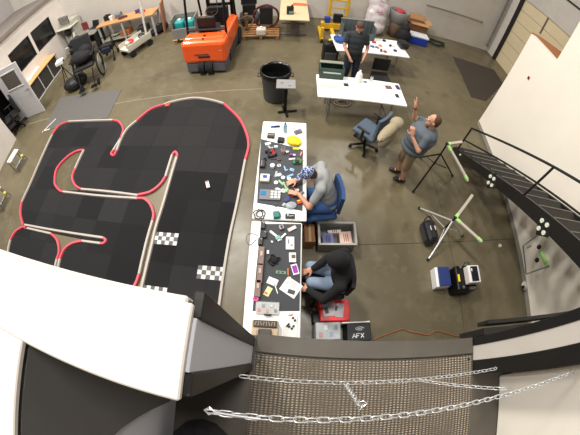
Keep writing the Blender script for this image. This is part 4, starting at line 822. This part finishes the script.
# grey cooler unit, desk, wheelchair
T('swamp_cooler', 'tall pale grey box unit with a slatted vent in the far left corner', 'cooler', (-7.9, 9.8, 0), -.1, [('body', mat((176, 174, 162), .5), [('b', 0, 0, .7, .6, .55, 1.4)]), ('vent', DGREY, [('b', 0, -.3, 1.52, .5, .06, .3)] ), ('slat', mat((190, 186, 176), .5), [('b', 0, -.34, 1.4 + .05 * k, .5, .02, .015) for k in range(6)]), ('shelf', mat((196, 192, 180), .5), [('b', 0, -.25, 1.2, .8, .6, .03)]), ('fan', BLACK, [('s', (0, -.35, .95), .17, .12, .17)]), ('duct', mat((186, 184, 170), .5), [('t', crom([(.25, -.3, .9), (.3, -.45, .6), (.1, -.6, .45), (-.15, -.65, .4)], 5), .05)])])
T('grey_desk', 'grey topped desk standing in the far left corner', 'desk', (-6.98, 9.3, 0), 0, [('top', mat((128, 126, 116), .5), [('b', 0, 0, .76, 1.1, .7, .04)]), ('panel', BLACK, [('b', .5, 0, .38, .05, .66, .72), ('b', -.5, 0, .38, .05, .66, .72), ('b', 0, .3, .45, 1.0, .03, .5)])])
T('laptop', 'open black laptop on the grey corner desk', 'laptop', (-6.75, 9.55, .782), -.3, [('base', BLACK, [('b', 0, 0, .012, .36, .26, .02)]), ('lid', BLACK, [('b', 0, .14, .13, .36, .02, .24, 0, -.3)])])
T('red_binder', 'dark red binder standing against the wall behind the desk', 'binder', (-7.15, 9.6, .782), 0, [(None, mat((120, 46, 46), .6), [('b', 0, 0, .16, .26, .06, .34)])])
wc = thing('mobility_scooter', 'black wheeled mobility chair piled with bags near the far left cabinet', 'wheelchair', F(93, 80, 0), .35)
wc.scale = (1.3, 1.3, 1.3)
part('seat', mat((30, 30, 32), .7), [('b', 0, 0, .5, .5, .5, .08, 0, 0, 0, .03)], wc); part('backrest', mat((36, 36, 38), .7), [('b', 0, .3, .82, .48, .08, .6, 0, -.15, 0, .03)], wc)
for s in (-1, 1):
    wh = part('wheel', RUB, [('t', [(s * .3, .12 + .3 * math.cos(a), .31 + .3 * math.sin(a)) for a in [k * PI / 14 for k in range(28)]], .022, 8, True)], wc)
    part('hand_rim', STEEL, [('t', [(s * .34, .12 + .26 * math.cos(a), .31 + .26 * math.sin(a)) for a in [k * PI / 14 for k in range(28)]], .01, 6, True)] + [('t', [(s * .3, .12, .31), (s * .3, .12 + .29 * math.cos(a), .31 + .29 * math.sin(a))], .004, 5) for a in [k * PI / 4 for k in range(8)]], wh)
    part('armrest', BLACK, [('b', s * .27, .0, .74, .06, .4, .04), ('b', s * .27, -.1, .62, .03, .03, .24)], wc)
    part('caster', RUB, [('c', (s * .22 - .02, -.32, .08), (s * .22 + .02, -.32, .08), .08)], wc)
    part('push_handle', GREY, [('t', [(s * .22, .33, .7), (s * .22, .38, 1.1), (s * .22, .5, 1.12)], .014)], wc)
    part('footrest', BLKM, [('t', [(s * .2, -.25, .45), (s * .18, -.5, .14)], .014), ('b', s * .16, -.54, .12, .16, .14, .02)], wc)
T('black_holdall', 'bulky black bag heaped on the mobility chair seat', 'bag', F(93, 80, 0) + Vector((0, 0, .72)), .5, [('body', RUB, [('s', (0, 0, .2), .34, .27, .21), ('s', (.14, .12, .3), .22, .2, .2), ('s', (-.15, .1, .2), .2, .2, .2)]), ('strap', GREY, [('t', crom([(-.15, -.1, .2), (0, -.14, .33), (.15, -.1, .25)], 5), .014)])])
T('black_rucksack', 'black rucksack slumped on the floor before the mobility chair', 'backpack', F(76, 88, 0), .3, [('body', BLACK, [('s', (0, 0, .2), .36, .28, .21), ('s', (.2, .14, .18), .26, .24, .2)]), ('strap', DGREY, [('t', crom([(-.15, -.1, .24), (0, -.2, .2), (.15, -.12, .24)], 5), .014)])])
T('gear_case', 'tall black gear case crammed behind the mobility chair', 'case', F(84, 62, 0), .3, [('body', BLACK, [('b', 0, 0, .35, .55, .4, .7, 0, 0, 0, .04)]), ('lid', DGREY, [('b', 0, 0, .72, .57, .42, .05)]), ('handle', STEEL, [('t', [(-.12, -.21, .5), (-.12, -.26, .5), (.12, -.26, .5), (.12, -.21, .5)], .012)])])
T('black_duffel', 'black duffel lying on top of the tall gear case', 'bag', F(84, 62, 0) + Vector((0, 0, .748)), .6, [('body', RUB, [('s', (0, 0, .13), .3, .18, .13), ('s', (.1, .05, .2), .15, .13, .12)]), ('strap', GREY, [('t', crom([(-.15, -.1, .18), (0, -.12, .3), (.15, -.1, .22)], 5), .012)])])
T('camera_tripod', 'dark small tripod stand left of the mobility chair', 'tripod', F(69, 80, 0), 0, [('leg', BLACK, [('t', [(0, 0, .6), (.22 * math.cos(a), .22 * math.sin(a), .01)], .015)]) for a in (.3, 2.4, 4.5)] + [('column', BLACK, [('t', [(0, 0, .5), (0, 0, .72)], .02)])])
T('white_projector', 'small white boxy device on the dark tripod', 'projector', F(69, 80, 0) + Vector((0, 0, .725)), .4, [('body', WHITE, [('b', 0, 0, .06, .26, .3, .12)]), ('lens', BLACK, [('c', (.13, 0, .06), (.16, 0, .06), .035)])])
T('wheeled_walker', 'black frame trolley standing behind the mobility chair', 'trolley', F(111, 58, 0) , .2, [('frame', BLKM, [('t', [(s * .22, -.25, .05), (s * .22, .1, .8), (s * .22, .3, .05)], .018) for s in (-1, 1)] + [('t', [(-.22, .1, .8), (.22, .1, .8)], .018)]), ('tray', BLACK, [('b', 0, .05, .45, .44, .3, .2)]), ('pouch', NAVY, [('b', 0, -.14, .4, .3, .12, .2)])] + [('wheel', RUB, [('c', (s * .22 - .02, y, .07), (s * .22 + .02, y, .07), .07)]) for s in (-1, 1) for y in (-.27, .32)])
# workbench along the back wall
wbx = (-5.3, 9.55, 0)
wb = thing('workbench', 'long wooden topped workbench with pale legs along the back wall', 'workbench', wbx, .0)
part('benchtop', WOOD, [('b', 0, 0, .86, 2.3, .72, .05)], wb)
for x in (-1.08, -.1, 1.08):
    for y in (-.3, .3): part('leg', mat((176, 176, 170), .5), [('b', x, y, .42, .07, .07, .84)], wb)
part('shelf', mat((160, 154, 140), .6), [('b', 0, 0, .18, 2.2, .6, .03)], wb)
bench_items = [('power_drill', 'grey machine with round body at the middle of the workbench', 'machine', -.35, .1, GREY), ('tool_case', 'dark case at the left end of the workbench', 'case', -.85, .15, BLACK), ('belt', 'coil of dark red strap across the workbench', 'strap', -.1, -.1, mat((90, 40, 36), .7)),
    ('white_tub', 'small white tub beside the grey machine on the bench', 'tub', -.62, .0, WHITE), ('red_tool', 'red and blue tool at the right end of the workbench', 'tool', .62, .05, RED), ('violet_box', 'violet box near the right end of the workbench', 'box', .4, .15, mat((70, 60, 120), .6))]
for k, (nm, lab, cat, x, y, m) in enumerate(bench_items):
    pr = [[('c', (-.1, 0, .13), (.12, 0, .13), .12, .1), ('b', 0, 0, .03, .3, .2, .06)], [('b', 0, 0, .1, .24, .2, .2), ('b', 0, 0, .22, .1, .03, .04)], [('t', [((.16 + .01 * (q % 3)) * math.cos(q * .5), .1 * math.sin(q * .5), .02 + .002 * q) for q in range(26)], .016)],
          [('l', [(0, 0), (.06, 0), (.075, .16), (.08, .17), (0, .17)], 16)], [('b', 0, 0, .04, .22, .07, .08, .3), ('b', .06, .05, .05, .05, .16, .05)], [('b', 0, 0, .06, .18, .14, .12), ('b', 0, 0, .125, .19, .03, .012)]][k]
    T(nm, lab, cat, Vector(wbx) + Vector((x, y, .886)), .1 * k, [(None, m, pr)])
for k, (x, m, lab) in enumerate(((-.6, mat((150, 156, 130), .5), 'round greenish hose reel on the lower bench shelf'), (-.15, mat((176, 104, 52), .6), 'orange brown crate on the lower bench shelf'), (.55, DGREY, 'dark bin on the lower bench shelf'))):
    T('shelf_item', lab, ('reel', 'crate', 'bin')[k], Vector(wbx) + Vector((x, -.05, .196)), 0, [('body', m, [('b', 0, 0, .11, .38 if k else .26, .34, .22)] if k else [('l', [(.06, 0), (.18, 0), (.18, .03), (.1, .04), (.1, .1), (.18, .11), (.18, .14), (.06, .14)], 18)]), ('handle', BLACK, [('b', 0, -.175, .14, .12, .012, .03)] if k else [('c', (.1, 0, .14), (.1, 0, .2), .015)])])
# white cart
wcx = F(138, 50, 0)
t = thing('utility_cart', 'white sided low cart loaded with tools in front of the workbench', 'cart', wcx, -.5)
t.scale = (1.25, 1.25, 1.25)
part('deck', mat((206, 202, 186), .5), [('b', 0, 0, .22, .42, .8, .06), ('b', -.2, 0, .3, .02, .8, .16), ('b', .2, 0, .3, .02, .8, .16)], t)
part('upright', mat((214, 210, 200), .5), [('t', [(0, .4, .25), (.0, .48, 1.35)], .03), ('b', 0, .46, .9, .08, .06, .3)], t)
for s in (-1, 1):
    for y in (-.3, .3): part('wheel', RUB, [('c', (s * .2 - .025, y, .09), (s * .2 + .025, y, .09), .09)], t)
for k, (nm, lab, x, y, m) in enumerate((('red_pack', 'red pouch on the white sided cart', -.06, -.1, RED), ('cream_can', 'cream canister at the near end of the white sided cart', .06, -.28, mat((214, 210, 190), .5)), ('black_motor', 'round black and silver motor on the white sided cart', .02, .22, BLACK))):
    T(nm, lab, ('pouch', 'canister', 'motor')[k], wcx + Matrix.Rotation(-.5, 3, 'Z') @ Vector((x * 1.25, y * 1.25, .315)), .2, [('body', m, [('s', (0, 0, .1), .12, .09, .1)] if k != 1 else [('l', [(0, 0), (.08, 0), (.08, .2), (.05, .24), (0, .24)], 16)]), ('band', SILV, [('c', (0, 0, .11), (0, 0, .13), .105 if k != 1 else .083)])])
T('plywood_board', 'upright brown plywood board leaning at the right end of the workbench', 'board', (-3.95, 9.6, 0), .2, [(None, mat((158, 104, 74), .7), [('b', 0, 0, .6, .05, .6, 1.2, 0, 0, .06)])])
T('black_floor_bag', 'long black bag on the floor at the right end of the workbench', 'bag', F(160, 32, 0), 1.0, [('body', RUB, [('s', (0, 0, .14), .42, .2, .14), ('s', (.2, 0, .16), .2, .18, .15)]), ('handle', DGREY, [('t', crom([(-.15, 0, .26), (0, 0, .36), (.15, 0, .28)], 4), .014)])])
T('red_black_vacuum', 'small red and black shop machine by the wall left of the forklift', 'machine', F(170, 29, 0) + Vector((.32, -.1, 0)), .3, [('body', mat((150, 62, 44), .5), [('s', (0, 0, .2), .22, .2, .2)]), ('motor', BLACK, [('c', (0, 0, .34), (0, 0, .5), .13, .1), ('t', crom([(.1, 0, .4), (.3, .05, .4), (.34, .1, .15), (.2, .2, .05)], 5), .03)])])

# ================================================================== FORKLIFT
fk = thing('forklift', 'orange forklift with dark grey underside parked with its rear to the track', 'forklift', (-1.82, 6.62, 0), -.06)
prof = [(-.6, .25), (-.6, .95), (-.56, 1.02), (.56, 1.02), (.6, .95), (.6, .25)]
cw = part('counterweight', ORG, [('b', 0, 0.0, .66, 1.14, .5, .62, 0, 0, 0, .09), ('b', 0, .12, .93, 1.02, .36, .14, 0, 0, 0, .04)], fk)
part('grille_slot', BLACK, [('b', .0, -.255, .55, .3, .02, .05), ('b', 0, 0.06, 1.005, .06, .1, .02, .5)], cw)
part('tow_pin', BLACK, [('c', (.0, -.1, .95), (.0, -.1, 1.02), .02)], cw)
part('rear_skirt', mat((92, 92, 98), .6), [('b', 0, .02, .2, 1.06, .48, .3, 0, 0, 0, .05)], fk)
for x in (-.11, .11): part('rear_wheel', RUB, [('c', (x - .075, -.15, .2), (x + .075, -.15, .2), .2, .2, 24)], fk)
part('chassis', ORG, [('b', .43, .95, .62, .24, 1.4, .62, 0, 0, 0, .05), ('b', -.43, .95, .5, .24, 1.4, .4, 0, 0, 0, .05)], fk)
part('side_skirt', mat((60, 60, 64), .6), [('b', .53, .95, .3, .08, 1.4, .3), ('b', -.53, .95, .3, .08, 1.4, .3)], fk)
part('floor_plate', DGREY, [('b', 0, 1.0, .42, .64, 1.3, .04)], fk)
part('battery_cover', mat((60, 52, 48), .7), [('b', 0, .5, .72, .7, .55, .4, 0, 0, 0, .03)], fk)
se = part('seat', BLACK, [('b', 0, .6, .98, .5, .48, .12, 0, 0, 0, .05), ('b', 0, .36, 1.22, .48, .12, .42, 0, .1, 0, .05)], fk)
part('rear_bar', BLACK, [('b', 0, .28, 1.08, .98, .1, .05)], fk)
part('dashboard', BLACK, [('b', 0, 1.5, .95, .6, .18, .6)], fk); part('steering_column', BLACK, [('t', [(-.08, 1.4, .9), (-.08, 1.2, 1.2)], .035)], fk)
part('steering_wheel', BLACK, [('t', [(-.08 + .17 * math.cos(a), 1.2 + .13 * math.sin(a), 1.22 + .1 * math.sin(a)) for a in [k * PI / 10 for k in range(20)]], .016, 8, True), ('t', [(-.25, 1.2, 1.22), (.09, 1.2, 1.22)], .012)], fk)
part('lever', BLACK, [('t', [(.2 + .06 * k, 1.42, 1.2), (.2 + .06 * k, 1.38, 1.4)], .01) for k in range(3)], fk)
for x in (-.5, .5):
    part('guard_post', BLKM, [('t', [(x, .26, .95), (x * .96, .42, 2.1)], .032)], fk)
    part('guard_post', BLKM, [('t', [(x, 1.62, .6), (x * .96, 1.3, 2.1)], .032)], fk)
part('overhead_guard', BLKM, [('b', -.48, .86, 2.1, .06, 1.0, .06), ('b', .48, .86, 2.1, .06, 1.0, .06), ('b', 0, .38, 2.1, 1.0, .06, .06), ('b', 0, 1.34, 2.1, 1.0, .06, .06)] + [('b', -.3 + .15 * k, .86, 2.1, .03, 1.0, .03) for k in range(5)], fk)
part('beacon', mat((240, 170, 60), .4), [('b', -.14, .66, 1.28, .12, .1, .08)], fk)
for x in (-.35, .35):
    part('mast_rail', BLKM, [('b', x, 1.85, 1.1, .09, .14, 2.1)], fk)
part('mast_cross', BLKM, [('b', 0, 1.85, z, .72, .08, .08) for z in (.3, 1.2, 2.1)], fk)
for x in (-.5, .5): part('front_wheel', RUB, [('c', (x - .09, 1.55, .26), (x + .09, 1.55, .26), .26, .26, 24)], fk)
for x in (-.22, .22): part('fork', STEEL, [('b', x, 2.4, .06, .11, .95, .04), ('b', x, 1.95, .3, .11, .04, .5)], fk)
part('lift_chain', STEEL, [('b', .08, 1.82, 1.2, .03, .02, 1.6), ('b', -.08, 1.82, 1.2, .03, .02, 1.6)], fk)
part('badge', BLACK, [('b', -.05, -.257, .62, .36, .008, .02)], fk); part('reflector', mat((250, 200, 190), .3), [('b', .42, -.245, .72, .1, .01, .025)], fk)
# pallet with teal jugs left of the forklift
t = F(188, 38, 0)
T('pallet', 'wooden pallet under the grey bin, left of the forklift', 'pallet', t, .05, [('deck_board', mat((168, 134, 84), .8), [('b', -.33 + .22 * k, 0, .13, .16, .7, .02)]) for k in range(4)] + [('block', mat((150, 118, 74), .8), [('b', x, y, .06, .1, .1, .12)]) for x in (-.33, 0, .33) for y in (-.28, .28)])
T('grey_bin', 'tall grey bin on the pallet left of the forklift', 'bin', t + Vector((0, 0, .142)), .05, [('tub', mat((128, 126, 122), .6), [('b', 0, .26, .35, .78, .04, .7), ('b', 0, -.26, .18, .78, .04, .36), ('b', .37, 0, .35, .04, .5, .7), ('b', -.37, 0, .35, .04, .5, .7), ('b', 0, 0, .02, .78, .5, .04)])])
for k, x in enumerate((-.17, .17)):
    T('teal_jug', ('left' if k == 0 else 'right') + ' one of two teal jugs in the grey bin beside the forklift', 'jug', t + Vector((x, 0, .19)), .05, [('body', TEAL, [('b', 0, 0, .25, .3, .34, .5, 0, 0, 0, .05)]), ('cap', WHITE, [('c', (0, 0, .5), (0, 0, .55), .05)])], 'teal jugs in the grey bin')
# pallet by the wall
t = F(266, 42, 0)
pl = thing('pallet', 'wooden pallet on the floor between the forklift and the pale table', 'pallet', t + Vector((-.16, .62, 0)), 0)
for k in range(6): part('deck_board', mat((150, 108, 66), .8), [('b', 0, -.42 + .17 * k, .13, 1.1, .11, .02)], pl)
for x in (-.5, 0, .5):
    part('runner', mat((140, 100, 60), .8), [('b', x, 0, .06, .09, .95, .12)], pl)
T('white_jug', 'cloudy white jug on the pallet by the pale table', 'jug', t + Vector((-.15, .25, .141)), 0, [('body', mat((200, 194, 184), .4), [('b', 0, 0, .12, .3, .24, .24, 0, 0, 0, .05)]), ('cap', WHITE, [('c', (0, 0, .24), (0, 0, .28), .04)])])
T('hose_reel', 'upright dark red hose loop on the pallet near the back wall', 'hose', t + Vector((-.02, .72, .141)), 0, [('hose', mat((84, 34, 34), .5), [('t', [(.38 * math.cos(a), .02 * (q % 3), .42 + .4 * math.sin(a)) for q, a in enumerate([k * .3 for k in range(63)])], .035)]), ('box', BLACK, [('b', 0, .03, .45, .4, .16, .6)])])
T('brown_hose', 'tangle of brown hose left of the red hose loop', 'hose', t + Vector((-.62, .55, .141)), 0, [('hose', mat((110, 84, 50), .7), [('t', [((.2 + .05 * math.sin(3 * a)) * math.cos(a), .06 * math.sin(2 * a), .3 + .22 * math.sin(a)) for a in [k * .35 for k in range(60)]], .02)]), ('stand', mat((130, 100, 60), .7), [('b', 0, .08, .3, .1, .06, .6)])])
T('black_compressor', 'black compressor tank right of the forklift mast', 'compressor', F(247, 30, 0) + Vector((.06, .4, 0)), .1, [('tank', DGREY, [('c', (-.25, 0, .3), (.25, 0, .3), .22, .22, 20), ('s', (-.25, 0, .3), .08, .22, .22), ('s', (.25, 0, .3), .08, .22, .22)]), ('motor', BLACK, [('b', 0, 0, .65, .42, .36, .36), ('b', 0, 0, 1.0, .5, .1, .4)]), ('leg', BLACK, [('b', x, y, .06, .06, .06, .12) for x in (-.2, .2) for y in (-.15, .15)])])
# yellow pallet jack / lift
yj = thing('yellow_lift', 'yellow pallet lift with upright mast left of the back table', 'pallet lift', F(326, 42, 0) + Vector((.1, .1, 0)), .0)
YL = mat((214, 170, 40), .5)
part('outrigger', YL, [('b', -.25, .3, .1, .1, .95, .12), ('b', -.25, -.1, .3, .09, .09, .42)], yj); part('outrigger', YL, [('b', .15, .2, .1, .1, .95, .12)], yj)
part('base', YL, [('b', .12, .8, .2, .62, .2, .22)], yj)
for x in (.05, .62): part('mast_rail', YL, [('b', x, .9, 1.0, .09, .12, 2.0)], yj)
for k in range(7): part('mast_cross', YL, [('b', .33, .88,   .3 + .27 * k, .56, .05, .05)], yj)
part('motor', BLACK, [('b', .33, .78, .5, .3, .12, .3)], yj); part('control_box', BLUE, [('b', .0, .78, .42, .18, .16, .2)], yj)
for x in (-.25, .15): part('wheel', RUB, [('c', (x - .04, -.14, .07), (x + .04, -.14, .07), .07)], yj)
# things right of the back table
def bagmesh(): return [('s', (0, 0, .3), .4, .3, .34), ('s', (.03, .03, .6), .37, .28, .4), ('s', (.05, .05, .95), .34, .27, .42), ('s', (0, .08, 1.25), .33, .25, .4), ('s', (-.12, .1, 1.45), .2, .2, .24), ('s', (.15, .08, 1.4), .16, .2, .22), ('b', 0, .03, .5, .6, .42, .9, 0, 0, 0, .1)]
o = thing('white_sack', 'tall white wrapped sack with pink marks behind the back table', 'sack', F(380, 36, 0) + Vector((-.25, .15, 0)))
g = MB()
for p in bagmesh(): prim(g, p)
melt(g, 'wrap', mat((226, 218, 222), .4, bump=.3), o, .03, 5)
part('print', mat((226, 90, 150), .5), [('b', .0, -.26, .95, .2, .02, .025, .1), ('b', .02, -.24, 1.2, .2, .02, .025, -.1), ('b', -.05, -.22, 1.4, .12, .02, .025)], o)
t = thing('grey_barrel_bin', 'tall grey brown bin with a red bag in its mouth behind the back table', 'bin', F(393, 36, 0) + Vector((0.05, .1, 0)), 0)
part('barrel', mat((134, 112, 96), .6), [('l', [(0, 0), (.22, 0), (.27, .55), (.27, .6), (0, .6)], 28)], t, True); part('upper', mat((120, 118, 118), .5), [('l', [(.27, .56), (.33, .62), (.36, 1.0), (.33, 1.02), (.3, .95), (.0, .9)], 28)], t, True)
part('liner', mat((170, 40, 44), .5), [('s', (0, 0, .98), .2, .18, .08)], t)
T('black_sack', 'black sack slumped between the grey brown bin and the blue cooler', 'sack', F(401, 44, 0) + Vector((.05, .1, 0)), 0, [('body', RUB, [('s', (0, 0, .28), .24, .24, .3), ('s', (.03, .05, .55), .16, .15, .16)]), ('knot', BLACK, [('s', (.03, .05, .72), .05, .05, .06)])])
T('blue_cooler', 'blue cooler box with a white lid against the back wall', 'cooler box', F(416, 44, 0) + Vector((.05, .1, 0)), -.12, [('body', mat((30, 60, 170), .4), [('b', 0, 0, .15, .66, .38, .3, 0, 0, 0, .03)]), ('lid', mat((214, 218, 224), .4), [('b', 0, 0, .33, .68, .4, .07, 0, 0, 0, .02)])])
T('cardboard_box', 'open brown cardboard box behind the blue cooler', 'cardboard box', F(416, 44, 0) + Vector((.15, .72, 0)), -.1, [('box', CARD, [('b', 0, .24, .3, .7, .02, .6), ('b', 0, -.24, .3, .7, .02, .6), ('b', .34, 0, .3, .02, .48, .6), ('b', -.34, 0, .3, .02, .48, .6), ('b', 0, 0, .01, .7, .5, .02)]), ('flap', mat((172, 128, 86), .85), [('b', 0, .3, .7, .68, .015, .22, 0, -.5), ('b', -.42, 0, .66, .2, .46, .015, 0, 0, .6), ('b', .42, 0, .66, .2, .46, .015, 0, 0, -.6), ('b', 0, -.32, .64, .68, .18, .015, 0, .2)])])
T('green_hose', 'dark green hose heaped on the floor by the back wall', 'hose', F(436, 45, 0), 0, [(None, mat((40, 50, 44), .6), [('t', [((.32 + .06 * math.sin(5 * a)) * math.cos(a), (.2 + .04 * math.cos(3 * a)) * math.sin(a), .04 + .03 * abs(math.sin(2 * a)) + .02 * (a / 6)) for a in [k * .3 for k in range(84)]], .022)])])
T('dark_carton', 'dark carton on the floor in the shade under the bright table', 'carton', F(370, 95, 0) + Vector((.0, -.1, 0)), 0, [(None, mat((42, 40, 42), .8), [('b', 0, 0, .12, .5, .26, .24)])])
T('coiled_cord', 'pale looped cord on the floor under the bright table', 'cord', F(340, 104, 0), 0, [(None, mat((170, 166, 156), .6), [('t', [(.18 * math.cos(a) + .01 * a, .1 * math.sin(a), .015 + .004 * a) for a in [k * .35 for k in range(30)]], .01, 6)])])
T('folding_chair', 'black mesh folding chair tucked behind the bright table', 'chair', (2.45, 5.8, 0), PI, [('seat', BLACK, [('b', 0, 0, .44, .42, .4, .04)]), ('backrest', BLACK, [('b', 0, -.2, .68, .42, .03, .34)])] + [('leg', BLKM, [('t', [(x, y, .01), (x, y * .9, .44)], .014)]) for x in (-.19, .19) for y in (-.19, .19)])
